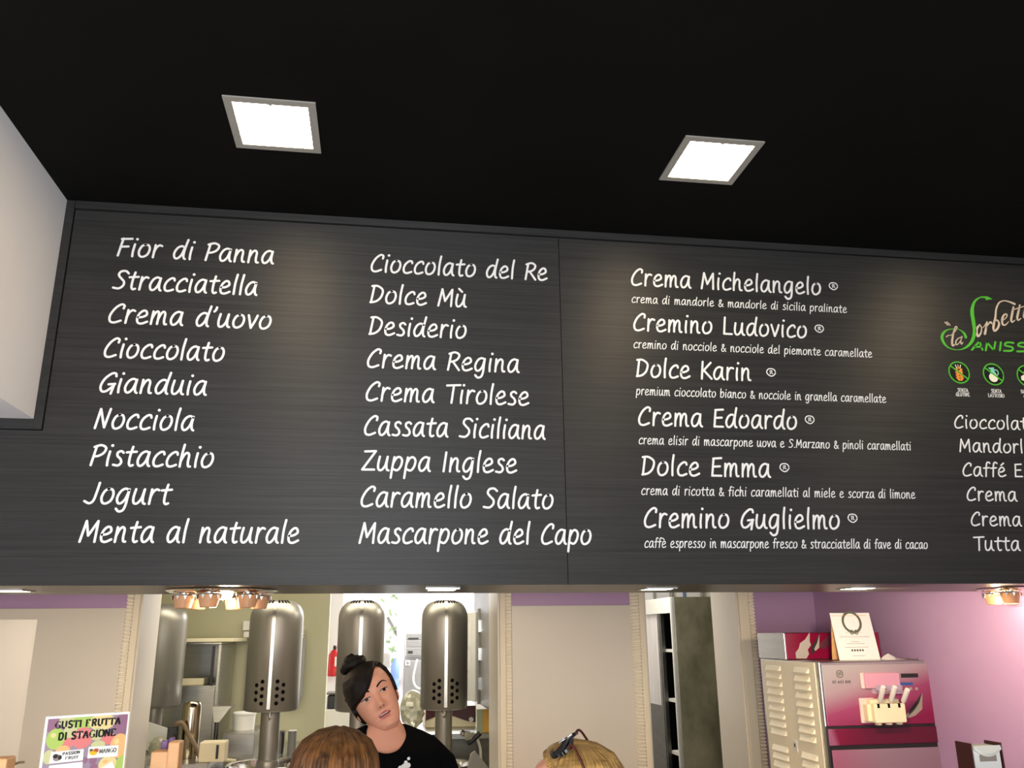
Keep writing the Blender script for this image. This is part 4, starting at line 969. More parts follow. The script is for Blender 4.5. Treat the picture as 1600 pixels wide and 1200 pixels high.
MB().prism([(q2.x, q2.z-0.06), (q1.x+0.02, q1.z-0.03), (q1.x, q1.z), (q0.x, q0.z), (q0.x-0.03, q0.z-0.02)], lid_f, 0, 0.02).build('panel', M['grey_box'], gl_, bevel=0.006)
MB().box((q0.x+q1.x)/2-0.05, (q0.x+q1.x)/2+0.03, 6.08, 6.14, 0, q2.z-0.061).box((q0.x+q1.x)/2-0.05, (q0.x+q1.x)/2+0.03, 6.121, 6.14, q2.z-0.061, q2.z-0.01).build('stand', M['steel_dark'], gl_)

# ================================================================== SOFT SERVE MACHINE
YM = 4.36
fx0, fx1, fz0, fz1 = pbox(1291, 1450, 1036, 1135, YM)
yb = YM*(1291-589)/(1191-589)            # its back
ss = thing('soft_serve_machine', 'magenta and steel soft serve machine with three white levers by the lilac wall', 'ice cream machine', ((fx0+fx1)/2, YM, 0))
ztop = P(1291, 1034, YM).z
hw = fx1-fx0
MB().box(fx0, fx1+0.006, YM+0.012, yb, 0.05, ztop).build('body', M['steel'], ss, bevel=0.006)
grad = gradient('plate_print', ((0.0, srgb(128, 14, 62)), (0.42, srgb(150, 62, 100)), (0.72, srgb(164, 142, 148)), (1.0, srgb(166, 158, 158))), (-0.75, 0, 2.9, 0.06-2.9*fz0), 0.2)
MB().box(fx0+0.006, fx1-0.004, YM-0.006, YM+0.0115, fz0, fz1).build('front_plate', grad, ss, bevel=0.003)
fm = lambda u, v, d: Vector((u, YM-0.006-d, v))
def fp(px, py, Y=None): p = P(px, py, YM-0.006); return p.x, p.z
# emblem and type number
em = MB(); ex_, ez_ = fp(1312, 1053); r = 0.0165
em.ribbon([(ex_+r*(abs(math.cos(a))**0.7)*(1 if math.cos(a) > 0 else -1), ez_+r*(abs(math.sin(a))**0.7)*(1 if math.sin(a) > 0 else -1)) for a in [2*PI*k/32 for k in range(33)]], 0.0022, fm, 0, 0.0008)
for dz in (-0.005, 0.001, 0.007): em.ribbon([(p.x, p.y) for p in catmull([(ex_-0.011, ez_+dz, 0), (ex_-0.003, ez_+dz-0.002, 0), (ex_+0.004, ez_+dz+0.003, 0), (ex_+0.011, ez_+dz+0.001, 0)], 4)], 0.0016, fm, 0, 0.0008)
em.build('emblem', M['ink_green'], ss)
def font_text(txt, x0, z0, width, height, fn_y, parent, m, name='lettering', bold=0.0):
    cu = bpy.data.curves.new('t', 'FONT'); cu.body = txt; cu.offset = bold; cu.resolution_u = 3
    o = bpy.data.objects.new('t', cu); C.objects.link(o)
    dg = bpy.context.evaluated_depsgraph_get(); dg.update()
    me = bpy.data.meshes.new_from_object(o.evaluated_get(dg))
    bpy.data.objects.remove(o); bpy.data.curves.remove(cu)
    xs = [v.co.x for v in me.vertices]; ys = [v.co.y for v in me.vertices]
    mb = MB()
    sx = width/(max(xs)-min(xs)); sy = height/(max(ys)-min(ys))
    mb.add([fn_y(x0+(v.co.x-min(xs))*sx, z0+(v.co.y-min(ys))*sy, 0.0008) for v in me.vertices], [tuple(p.vertices) for p in me.polygons])
    bpy.data.meshes.remove(me)
    o = mb.build(name, M[m], parent); o['label'] = 'reads '+txt
    return o
a, b = fp(1301, 1068), fp(1329, 1063)
font_text('EF 603 BIB', a[0], a[1], b[0]-a[0], 0.0138, fm, ss, 'ink', bold=0.012)
# blush cover and dispensing head
u0, v0 = fp(1345, 1076); u1, v1 = fp(1401, 1050)
MB().prism(rrect(u0, u1, v0, v1, 0.008), fm, 0, 0.012).build('cover', M['blush'], ss, bevel=0.003)
MB().prism(rrect(u0+0.016, u1-0.001, v0+0.001, v1-0.001, 0.006), fm, 0.0121, 0.022).build('cover_flap', M['pink'] if False else mat('mauve_plastic', srgb(206, 150, 170), 0.3), ss, bevel=0.003)
u0, v0 = fp(1366, 1080); u1, v1 = fp(1405, 1070)
MB().box(u0, u1, YM-0.03, YM-0.006, v0-0.012, v1).tube([(u0, YM-0.03, v0), (u1, YM-0.03, v0)], 0.006, 10).build('lever_shaft', M['chrome'], ss, smooth=40)
u0, v0 = fp(1345, 1130); u1, v1 = fp(1362, 1090)
u2, v2 = fp(1414, 1131)
hd_ = MB().box(u0, u1+0.004, YM-0.02, YM-0.006, v0, v1)
hd_.build('head_flange', M['blush'], ss, bevel=0.004)
hb = MB(); hy = YM-0.09
zc0, zc1 = P(1370, 1130, hy).z, P(1370, 1100, hy).z
hx0, hx1 = P(1367, 1115, hy).x, P(1416, 1115, hy).x
hb.box(hx0, hx1, hy, YM-0.007, zc0, zc1)
hb.box(u0+0.014, hx0+0.002, hy+0.03, YM-0.007, zc0+0.004, zc1-0.004)
for k in range(3): hb.cyl((hx0+(k+0.5)/3*(hx1-hx0), hy+0.028, zc0+0.002), (hx0+(k+0.5)/3*(hx1-hx0), hy+0.028, zc0-0.012), 0.017, n=18)
hb.box(hx0, hx1-0.012, hy+0.03, YM-0.007, zc1-0.001, zc1+0.02)
hb.build('dispensing_head', M['cream_plastic'], ss, bevel=0.004)
sl = MB()
for k in range(3):
    cx = hx0+(k+0.42)/3*(hx1-hx0); sl.box(cx-0.006, cx+0.007, hy-0.001, hy+0.01, zc1-0.02, zc1+0.0008)
sl.build('lever_slot', M['hole'], ss)
for k, (bx, by, tx, ty) in enumerate(((1375, 1096, 1380, 1073), (1392, 1096, 1398, 1073), (1411, 1097, 1418, 1077))):
    p, q = P(bx, by, hy+0.008), P(tx, ty, hy-0.05)
    lv = MB().tube([p, p+(q-p)*0.1, p+(q-p)*0.9, q], [0.008, 0.0125, 0.0125, 0.011], 18)
    lo_ = lv.build('lever', M['white_plastic'], ss, smooth=35)
    MB().tube([p+Vector((0, 0.0, 0.0))-(q-p)*0.25, p+(q-p)*0.02], 0.005, 10).build('pin', M['chrome'], lo_, smooth=40)
# display and buttons
u0, v0 = fp(1408, 1059); u1, v1 = fp(1434, 1052)
MB().prism([(u0, v0), (u1, v0), (u1, v1), (u0, v1)], fm, 0, 0.001).build('display', M['black'], ss)
u0, v0 = fp(1404, 1071); u1, v1 = fp(1426, 1066)
MB().prism(rrect(u0, u1, v0, v1, 0.004), fm, 0, 0.001).build('blue_key_bar', mat('blue_print', srgb(46, 84, 150), 0.3), ss)
bt_ = MB()
for px in (1423, 1432): 
    u, v = fp(px, 1076); bt_.prism(rrect(u-0.008, u+0.008, v-0.007, v+0.007, 0.003), fm, 0, 0.001)
bt_.build('key_print', M['ink_grey'], ss)
def gelato_print(mb, pts, mi, lift): mb.prism([fm_(p) for p in pts], lambda u, v, d: Vector((u, ycur-d, v)), 0, lift, mi)
ycur = YM-0.006; fm_ = lambda p: fp(p[0], p[1])
gp_ = MB()
gelato_print(gp_, [(1414, 1119), (1428, 1105), (1441, 1082), (1441, 1108), (1430, 1118), (1420, 1122)], 0, 0.0007)
gelato_print(gp_, [(1420, 1112), (1430, 1098), (1441, 1081), (1436, 1098), (1428, 1110), (1420, 1118)], 1, 0.0010)
gp_.build('swirl_print', [M['ink_grey'], M['ink']], ss)
# drip panel and lower door
lx0, lz0 = P(1300, 1165, YM).x, P(1300, 1165, YM).z; lz1 = P(1300, 1139, YM).z
gm2 = gradient('drip_print', ((0.0, srgb(160, 116, 134)), (0.55, srgb(150, 84, 114)), (0.62, srgb(116, 12, 50)), (1.0, srgb(92, 8, 40))), (2.2, 0, 0.6, 0.45), 0.25)
zd1 = fz0-0.012
MB().box(fx0, fx1+0.006, YM-0.002, YM+0.011, 0.05, fz0-0.0005).build('front_frame', M['black'], ss, bevel=0.002)
MB().box(fx0+0.004, fx1, YM-0.009, YM-0.0025, lz0, lz1).build('drip_panel', gm2, ss, bevel=0.002)
gm3 = gradient('door_print', ((0.0, srgb(124, 14, 56)), (0.28, srgb(140, 30, 72)), (0.34, srgb(160, 86, 116)), (1.0, srgb(144, 116, 130))), (2.0, 0, 0.5, 0.5), 0.25)
ldz = P(1300, 1172, YM).z
dd = MB().box(fx0+0.012, fx1-0.006, YM-0.010, YM-0.0025, 0.12, ldz).build('door', gm3, ss, bevel=0.002)
# louvred side panel
sx = fx0-0.0008
sy0, sy1 = YM+0.05, yb-0.03
MB().box(fx0-0.006, fx0-0.0003, sy0, sy1, 0.1, ztop-0.006).build('side_panel', M['louvre_panel'], ss, bevel=0.002)
z = ztop-0.06
n_l = 0
while z > 0.7:
    for ya, yb_ in ((sy0+0.06, sy0+0.06+0.17), (sy1-0.06-0.19, sy1-0.06)):
        if abs((ztop-z)-0.445) < 0.035: continue
        vs = [(fx0-0.006, ya, z), (fx0-0.006, yb_, z), (fx0-0.021, yb_-0.01, z), (fx0-0.021, ya+0.01, z), (fx0-0.006, ya, z+0.027), (fx0-0.006, yb_, z+0.027)]
        MB().add_(vs, [(0, 1, 2, 3), (3, 2, 5, 4), (0, 3, 4), (1, 5, 2), (0, 4, 5, 1)]).build('louvre', M['louvre_panel'], ss)
    z -= 0.043
lkz = ztop-0.445
lo_ = MB().box(fx0-0.010, fx0-0.0061, (sy0+sy1)/2-0.045, (sy0+sy1)/2+0.0, lkz-0.03, lkz+0.03).build('lock_plate', M['white_plastic'], ss, bevel=0.002)
MB().box(fx0-0.013, fx0-0.0101, (sy0+sy1)/2-0.026, (sy0+sy1)/2-0.018, lkz-0.004, lkz+0.014).build('keyhole', M['ink'], lo_)
# raised header box with the ice cream picture
ys_ = P(1228, 1000, 3.9).y
ys_ = 4.73
gx0, gx1, gz0, gz1 = pbox(1228, 1372, 987, 1031, ys_)
hdr = MB().box(gx0, gx1, ys_, yb, ztop+0.0005, gz1).build('header_box', M['steel'], ss, bevel=0.004)
gmh = gradient('header_print', ((0.0, srgb(186, 92, 124)), (0.30, srgb(172, 66, 106)), (0.36, srgb(150, 16, 64)), (1.0, srgb(138, 10, 54))), (-0.5, 0, 6.5, 0.55-6.5*(ztop+0.03)+0.5*0), 0.25)
MB().box(gx0+0.004, gx1-0.003, ys_-0.008, ys_-0.0005, ztop+0.004, gz1-0.003).build('header_print', gmh, hdr, bevel=0.002)
ycur = ys_-0.0085; fm_ = lambda p: (lambda q: (q.x, q.z))(P(p[0], p[1], ycur))
sw = MB()
gelato_print(sw, [(1244, 1029), (1243, 1020), (1248, 1013), (1250, 1005), (1258, 999), (1265, 988), (1265, 1002), (1267, 1008), (1262, 1015), (1264, 1022), (1260, 1029)], 0, 0.0007)
gelato_print(sw, [(1268, 1020), (1267, 1012), (1272, 1004), (1280, 990), (1279, 1002), (1281, 1012), (1275, 1016), (1270, 1022)], 1, 0.0007)
gelato_print(sw, [(1272, 1014), (1277, 1004), (1280, 991), (1280, 1012), (1274, 1017)], 0, 0.0010)
gelato_print(sw, [(1281, 1012), (1282, 1004), (1288, 1000), (1294, 992), (1295, 1008), (1288, 1014)], 2, 0.0007)
sw.build('swirl_print', [mat('print_cream', srgb(196, 184, 174), 0.4), M['ink'], mat('print_cocoa', srgb(96, 44, 58), 0.4)], hdr)
# certificate card and crumpled tissue on top of the machine
cy_ = YM+0.10
cb0, cb1 = P(1312, 1031.5, cy_), P(1376, 1031.5, cy_)
ct0, ct1 = P(1296, 958, cy_+0.03), P(1352, 958, cy_+0.03)
zb_c = ztop+0.002
ctw = (cb1.x-cb0.x)
cf = thing('certificate_card', 'white certificate card with a round wreath propped on the soft serve machine', 'card', ((cb0.x+cb1.x)/2, cy_, ztop))
p00 = Vector((cb0.x, cy_, zb_c)); ux = Vector((1, 0, 0))
p01 = P(1296, 958, cy_+0.04)
uy = (p01-p00); uy.x += 0.0
hgt_c = uy.length; uyn = uy.normalized()
cn_ = ux.cross(uyn).normalized(); cn_ = cn_ if cn_.y < 0 else -cn_
wtop = ct1.x-ct0.x
fc_ = lambda u, v, d: p00 + ux*u + uyn*v + cn_*d          # u 0..w, v 0..h
MB().prism([(0, 0), (ctw, 0), (ctw*0.985, hgt_c), (0, hgt_c)], fc_, -0.0008, 0.0).build('sheet', M['paper'], cf)
MB().prism([(0.004, 0.002), (ctw*0.9, 0.002), (ctw*0.9, hgt_c*0.96), (0.004, hgt_c*0.96)], lambda u, v, d: Vector((p00.x+u+uyn.x*v, cy_+0.085-0.05*(v/hgt_c)+d, zb_c+uyn.z*v*0.985)), 0, 0.001).build('back_stand', M['peach_wood'], cf)
wr = MB(); c0 = (ctw*0.5, hgt_c*0.80); r = ctw*0.215
wr.ribbon([(c0[0]+r*math.cos(a), c0[1]+r*1.05*math.sin(a)) for a in [2*PI*k/36 for k in range(37)]], ctw*0.028, fc_, 0, 0.0004)
for s_ in (-1, 1):
    wr.ribbon([(c0[0]+s_*ctw*0.055+ctw*0.042*math.cos(a), c0[1]-r*1.05+ctw*0.045*math.sin(a)) for a in [2*PI*k/20 for k in range(21)]], ctw*0.01, fc_, 0, 0.0007)
    wr.disc((c0[0]+s_*ctw*0.055, c0[1]-r*1.05), ctw*0.016, fc_, 0, 0.0008, 0, 12)
wr.build('wreath_print', M['ink_green'], cf)
font_text('tripadvisor', ctw*0.3, hgt_c*0.565, ctw*0.40, hgt_c*0.035, fc_, cf, 'ink_grey')
font_text('CERTIFICATO DI ECCELLENZA', ctw*0.12, hgt_c*0.475, ctw*0.74, hgt_c*0.03, fc_, cf, 'ink_grey')
font_text('Gelateria', ctw*0.4, hgt_c*0.39, ctw*0.16, hgt_c*0.02, fc_, cf, 'ink_grey') if False else None
ln = MB()
for v_, a_, b_ in ((0.385, 0.38, 0.58), (0.345, 0.26, 0.70), (0.27, 0.2, 0.78), (0.09, 0.34, 0.64)): ln.ribbon([(ctw*a_, hgt_c*v_), (ctw*b_, hgt_c*v_)], hgt_c*0.004, fc_, 0, 0.0004)
ln.build('ruled_print', M['ink_grey'], cf)
dt = MB()
for k in range(5): dt.disc((ctw*(0.36+0.065*k), hgt_c*0.205), ctw*0.025, fc_, 0, 0.0005, 0, 14)
dt.build('rating_dots', M['ink_green'], cf)
tz = P(1392, 1032, YM+0.1)
ti = MB(); q0, q1, q2, q3, q4 = P(1374, 1031, YM+0.09), P(1387, 1020, YM+0.12), P(1412, 1029, YM+0.1), P(1392, 1033, YM+0.06), P(1402, 1031, YM+0.16)
rs = []
pk = [(1376, 1029), (1380, 1025), (1387, 1021), (1394, 1024.5), (1400, 1027.5), (1412, 1029.5)]
for px, py in pk:
    top = P(px, py, YM+0.11)
    w_ = 0.03+0.01*random.random()
    rs.append([Vector((top.x, YM+0.11-w_, ztop+0.001)), Vector((top.x+0.002, YM+0.11, max(top.z, ztop+0.004))), Vector((top.x, YM+0.11+w_, ztop+0.001))])
tag(ti.rings(rs).build('tissue', M['paper'], smooth=30), 'crumpled white tissue lying on the soft serve machine beside the certificate', 'tissue')
a = P(1412, 1031, YM+0.12); b = P(1437, 1029, YM+0.12)
tag(MB().box(a.x, b.x, YM+0.06, YM+0.16, ztop+0.001, ztop+0.007).build('tray', M['steel'], bevel=0.002), 'small flat steel tray on the far edge of the soft serve machine', 'tray')

# ================================================================== SERVING COUNTER
ZCT = 1.24
ctr = thing('display_counter', 'cream gelato display counter between the customers and the staff woman', 'counter', (0, 2.6, 0))
MB().box(XL+0.05, XR-0.3, 2.24, 2.78, 0, 0.92).build('body', M['cream_plastic'], ctr, bevel=0.01)
MB().box(XL+0.05, XR-0.3, 2.27, 2.28, 0.925, ZCT-0.022).build('front_glass', M['glass'], ctr)
MB().box(XL+0.05, XR-0.3, 2.22, 2.80, ZCT-0.02, ZCT).build('top', M['steel'], ctr, bevel=0.005)
for x in (XL+0.1, -0.4, 1.0, XR-0.4): MB().box(x, x+0.03, 2.74, 2.77, 0.921, ZCT-0.021).build('post', M['steel'], ctr)

# fruit flavours poster
pl0 = P(72, 1120, 2.42)
d_p = Vector((math.sin(math.radians(57)), math.cos(math.radians(57)), 0)); n_p = Vector((d_p.y, -d_p.x, 0))
pr0 = PP(203, 1113.3, pl0, n_p); WP = (pr0-pl0).dot(d_p); HP = pl0.z-ZCT-0.001
fpst = lambda u, v, d: pl0 + d_p*u - Vector((0, 0, 1))*v + n_p*d          # u right, v down from the top edge
po = thing('fruit_poster', 'white framed poster of mixed fruit reading GUSTI FRUTTA DI STAGIONE on the counter', 'poster', (pl0+d_p*WP/2-Vector((0, 0, HP))))
MB().prism([(0, 0), (WP, 0), (WP, HP), (0, HP)], fpst, -0.004, 0.0).build('sheet', M['paper'], po)
MB().prism([(WP*0.3, HP*0.3), (WP*0.7, HP*0.3), (WP*0.75, HP), (WP*0.25, HP)], lambda u, v, d: fpst(u, v, d-0.07*(v-HP*0.3)/(HP*0.7)), -0.009, -0.0045).build('back_strut', M['paper'], po)
PW = 130.8  # photo width of the sheet for laying out its print
def pu(x, y):
    """zoomed photo mark on the poster -> sheet u, v"""
    p = PP(60+x/10.0, 1100+y/10.0, pl0, n_p); return ((p-pl0).dot(d_p), pl0.z-p.z)
cols = [M['leaf'], mat('apple_green', srgb(176, 200, 98), 0.4), mat('apple_red', srgb(226, 128, 124), 0.4), mat('peach_print', srgb(240, 184, 120), 0.4), mat('plum_print', srgb(150, 106, 130), 0.4),
        mat('melon_print', srgb(234, 210, 146), 0.4), mat('grape_print', srgb(160, 140, 154), 0.4), mat('kiwi_print', srgb(204, 200, 146), 0.4), mat('rose_print', srgb(238, 178, 168), 0.4)]
fr = MB()
m_u, m_v = 0.006, 0.006
fr.prism([(m_u, m_v), (WP-m_u*0.7, m_v), (WP-m_u*0.7, HP-0.004), (m_u, HP-0.004)], fpst, 0, 0.0003, 6)
def clampu(u): return max(m_u, min(WP-m_u*0.7, u))
lay = [0]
def fruit(x, y, rx, ry, mi, hi=None):
    c = pu(x, y); e = pu(x+rx, y); k_ = abs(e[0]-c[0]); g = pu(x, y+ry); j_ = abs(g[1]-c[1])
    lay[0] += 1
    def clip(cx_, cy_, a_, b_): return [(clampu(cx_+a_*math.cos(t)), max(m_v, min(HP-0.004, cy_+b_*math.sin(t)))) for t in [2*PI*i/28 for i in range(28)]]
    fr.prism(clip(c[0], c[1], k_, j_), fpst, 0, 0.0003+0.00003*lay[0], mi)
    if hi is not None: fr.prism(clip(c[0]-k_*0.3, c[1]-j_*0.35, k_*0.28, j_*0.22), fpst, 0, 0.00032+0.00003*lay[0], hi)
for a_ in ((230, 330, 150, 110, 4), (1300, 320, 130, 170, 4), (480, 270, 160, 110, 7), (720, 270, 190, 120, 1), (1000, 280, 200, 130, 5), (500, 430, 110, 100, 7),
           (690, 530, 160, 165, 2, 8), (460, 610, 90, 80, 2), (270, 545, 145, 165, 1, 5), (920, 470, 110, 100, 7), (1090, 540, 110, 90, 2), (1260, 650, 140, 190, 3, 5),
           (930, 640, 110, 70, 7), (380, 720, 110, 70, 3), (160, 830, 90, 110, 7), (780, 930, 60, 60, 6), (850, 880, 60, 60, 4), (720, 880, 50, 50, 4), (860, 980, 60, 50, 4), (1080, 940, 140, 130, 5, 3), (1300, 960, 100, 160, 1)):
    fruit(*a_)
fr.build('fruit_print', cols, po)
# stencil lettering: thick uprights, thin cross strokes, cut in the middle
SER = {
 'G': [[(0.95, 0.82), (0.75, 1.0), (0.45, 1.0), (0.15, 0.75)], [(0.12, 0.72), (0.12, 0.28)], [(0.15, 0.25), (0.45, 0.0), (0.8, 0.05)], [(0.88, 0.42), (0.88, 0.05)], [(0.68, 0.45), (1.0, 0.45)]],
 'U': [[(0.16, 1.0), (0.16, 0.3), (0.4, 0.0), (0.7, 0.05)], [(0.84, 1.0), (0.84, 0.15)], [(0.0, 1.0), (0.32, 1.0)], [(0.7, 1.0), (0.98, 1.0)]],
 'S': [[(0.8, 0.9), (0.55, 1.0), (0.25, 0.9), (0.22, 0.66), (0.45, 0.54)], [(0.45, 0.5), (0.78, 0.36), (0.76, 0.1), (0.45, 0.0), (0.12, 0.12)]],
 'T': [[(0.05, 1.0), (0.95, 1.0)], [(0.5, 0.93), (0.5, 0.0)], [(0.05, 1.0), (0.05, 0.8)], [(0.95, 1.0), (0.95, 0.8)], [(0.32, 0.0), (0.68, 0.0)]],
 'I': [[(0.2, 1.0), (0.2, 0.0)], [(0.04, 1.0), (0.36, 1.0)], [(0.04, 0.0), (0.36, 0.0)]],
 'F': [[(0.2, 1.0), (0.2, 0.0)], [(0.05, 1.0), (0.8, 1.0)], [(0.8, 1.0), (0.8, 0.8)], [(0.34, 0.52), (0.62, 0.52)], [(0.04, 0.0), (0.36, 0.0)]],
 'R': [[(0.2, 1.0), (0.2, 0.0)], [(0.34, 1.0), (0.66, 0.98), (0.8, 0.78), (0.66, 0.55), (0.34, 0.52)], [(0.5, 0.5), (0.85, 0.0)], [(0.04, 0.0), (0.36, 0.0)], [(0.04, 1.0), (0.36, 1.0)]],
 'A': [[(0.45, 0.95), (0.08, 0.0)], [(0.52, 1.0), (0.88, 0.0)], [(0.32, 0.34), (0.6, 0.34)], [(0.0, 0.0), (0.2, 0.0)], [(0.74, 0.0), (1.0, 0.0)]],
 'D': [[(0.2, 1.0), (0.2, 0.0)], [(0.34, 1.0), (0.7, 0.9), (0.86, 0.5), (0.7, 0.1), (0.34, 0.0)], [(0.04, 1.0), (0.36, 1.0)], [(0.04, 0.0), (0.36, 0.0)]],
 'O': [[(0.46, 1.0), (0.14, 0.8), (0.14, 0.2), (0.46, 0.0)], [(0.56, 0.0), (0.88, 0.2), (0.88, 0.8), (0.56, 1.0)]],
 'N': [[(0.14, 1.0), (0.14, 0.0)], [(0.18, 1.0), (0.84, 0.0)], [(0.86, 1.0), (0.86, 0.0)], [(0.0, 0.0), (0.28, 0.0)], [(0.72, 1.0), (1.0, 1.0)]],
 'E': [[(0.2, 1.0), (0.2, 0.0)], [(0.05, 1.0), (0.8, 1.0)], [(0.34, 0.52), (0.62, 0.52)], [(0.05, 0.0), (0.84, 0.0)], [(0.8, 1.0), (0.8, 0.82)], [(0.84, 0.0), (0.84, 0.2)]],
 'P': [[(0.2, 1.0), (0.2, 0.0)], [(0.34, 1.0), (0.68, 0.98), (0.82, 0.76), (0.66, 0.52), (0.34, 0.5)], [(0.04, 0.0), (0.36, 0.0)]],
 'M': [[(0.1, 1.0), (0.1, 0.0)], [(0.14, 1.0), (0.5, 0.1)], [(0.5, 0.1), (0.88, 1.0)], [(0.92, 1.0), (0.92, 0.0)], [(0.0, 0.0), (0.22, 0.0)], [(0.8, 0.0), (1.04, 0.0)]],
}
SW = {'I': 0.46, 'S': 0.95}
def stencil(txt, x0, y0, x1, y1, px_h, parent, m='vinyl_black', thick=0.105):
    a, b = pu(x0, y0), pu(x1, y1); h_ = abs(pu(x0, y0-px_h)[1]-a[1])
    tot = sum((0.6 if ch == ' ' else SW.get(ch, 1.06)+0.06) for ch in txt); sx = (b[0]-a[0])/tot
    mb = MB(); x = 0; n_ = 0
    for ch in txt:
        if ch == ' ': x += 0.6; continue
        for s_ in SER[ch]:
            p_ = s_ if len(s_) < 3 else [(q.x, q.y) for q in catmull([(u, v, 0) for u, v in s_], 4)]
            pts = [(a[0]+(x+u)*sx, a[1]+(b[1]-a[1])*(x+u)/tot-v*h_) for u, v in p_]
            dx = abs(s_[-1][0]-s_[0][0]); dz = abs(s_[-1][1]-s_[0][1])
            w_ = thick*h_*(1.25 if dz > dx*0.6 else 0.55)
            n_ += 1
            mb.ribbon(pts, w_, fpst, 0, 0.0012+0.00002*n_, round_caps=False)
        x += SW.get(ch, 1.06)+0.06
    mb.build('lettering', M[m], parent)['label'] = 'reads '+txt
stencil('GUSTI FRUTTA', 255, 385, 1285, 310, 105, po)
stencil('DI STAGIONE', 300, 565, 1215, 490, 110, po)
def price_card(c4, name_lines, icon):
    q = [pu(*c) for c in c4]
    o = MB().prism(q, fpst, 0.0013, 0.0024).build('flavour_card', M['paper'], po)
    return o
k1 = price_card(((200, 750), (705, 700), (690, 880), (160, 935)), None, None)
k2 = price_card(((782, 670), (1250, 640), (1232, 815), (760, 848)), None, None)
k3 = price_card(((165, 960), (690, 900), (680, 1060), (140, 1120)), None, None)
k4 = price_card(((1150, 890), (1215, 1060), (1000, 1100), (960, 1010)), None, None)
_f0 = fpst; fpst = lambda u, v, d: _f0(u, v, d+0.0016)
stencil('PASSION', 370, 800, 645, 768, 42, k1, thick=0.10)
stencil('FRUIT', 412, 866, 622, 846, 40, k1, thick=0.10)
stencil('MANGO', 945, 768, 1212, 745, 62, k2, m='ink_green', thick=0.085)
ic = MB(); 
for (x, y, rx, ry, mi) in ((285, 840, 62, 52, 0), (262, 815, 40, 34, 1), (330, 835, 30, 36, 1)):
    c = pu(x, y); ic.disc(c, abs(pu(x+rx, y)[0]-c[0]), fpst, 0.0009, 0.0012+0.0002*mi, mi, 18, abs(pu(x, y+ry)[1]-c[1]))
ic.build('fruit_icon', [M['ink_grey'], M['ink']], k1)
ic = MB()
for n_, (x, y, rx, ry, mi) in enumerate(((840, 745, 50, 38, 0), (895, 725, 42, 34, 1), (855, 770, 52, 30, 0), (820, 720, 26, 20, 2))):
    c = pu(x, y); ic.disc(c, abs(pu(x+rx, y)[0]-c[0]), fpst, 0.0009, 0.0012+0.0001*n_, mi, 18, abs(pu(x, y+ry)[1]-c[1]))
ic.build('fruit_icon', [mat('mango_print', srgb(240, 186, 40), 0.4), mat('mango_red', srgb(190, 92, 50), 0.4), M['ink_green']], k2)
fpst = _f0

# peach boards with violet strips on the counter
yq = 2.70
def pbox_thing(name, m, px0, px1, pyt, label, cat, group=None, dy=0.0, depth=0.06, mm=None):
    a, b = P(px0, pyt, yq+dy), P(px1, pyt, yq+dy)
    o = MB().box(a.x, b.x, yq+dy, yq+dy+depth, ZCT+0.0005, a.z).build(name, m, bevel=0.004)
    return tag(o, label, cat, group)
pbox_thing('cone_holder', M['peach_wood'], 236, 262.5, 1175, 'lower peach cone holder block on the counter before the canister', 'holder', dy=0.0)
pbox_thing('cone_holder', M['peach_wood'], 263, 281, 1160, 'taller peach cone holder block on the counter before the canister', 'holder', dy=0.0)
pbox_thing('violet_strip', M['violet'], 252, 263, 1157, 'violet strip standing behind the lower peach block', 'strip', dy=0.064, depth=0.012)
pbox_thing('violet_strip', M['violet'], 264, 273, 1152.5, 'violet strip standing behind the taller peach block', 'strip', dy=0.064, depth=0.012)
pbox_thing('peach_box', M['peach_wood'], -14, 11, 1186, 'peach box at the counter edge beside the fruit poster', 'box', dy=-0.3)
a, b, c, d = P(20, 1199, 2.5), P(24, 1194, 2.5), P(30, 1191.5, 2.5), P(38, 1191, 2.5)
tag(MB().tube(catmull([Vector((a.x-0.003, 2.5, ZCT)), a, b, c, d], 6), 0.0028, 8).build('wire_hook', M['rubber'], smooth=50), 'thin brown wire hook rising from the counter by the fruit poster', 'hook')
# napkin box by the lilac wall
yn = 2.68
n0, n1 = P(1519, 1165, yn), P(1564, 1165, yn)
nb = thing('napkin_box', 'white napkin box with a printed panel and maroon sides on the counter', 'box', ((n0.x+n1.x)/2, yn, ZCT))
MB().box(n0.x+0.004, n1.x-0.004, yn+0.004, yn+0.075, ZCT, n0.z-0.004).build('body', M['paper'], nb, bevel=0.003)
for x, s_ in ((n0.x, -1), (n1.x, 1)): MB().box(min(x, x+s_*0.004), max(x, x+s_*0.004), yn+0.002, yn+0.08, ZCT, n0.z+0.006).build('side', M['maroon'] if s_ < 0 else M['maroon'], nb)
xm = (n0.x+n1.x)/2; hwid = (n1.x-n0.x)/2-0.003
rs = []
for k in range(13):
    t = -1+2*k/12; dip = 0.022*(1-t*t)
    rs.append([Vector((xm+t*hwid, yn+0.002, n0.z-0.001)), Vector((xm+t*hwid, yn-0.012*(1-t*t), n0.z-0.001-dip)), Vector((xm+t*hwid, yn-0.004, n0.z-0.012-dip)), Vector((xm+t*hwid, yn+0.003, n0.z-0.012-dip))])
MB().rings(rs).build('napkin', M['white_plastic'], nb, smooth=40)
a, b = P(1532, 1190, yn+0.002), P(1556, 1179, yn+0.002)
MB().box(a.x, b.x, yn+0.0005, yn+0.0035, a.z, b.z).build('print', M['ink_grey'], nb)
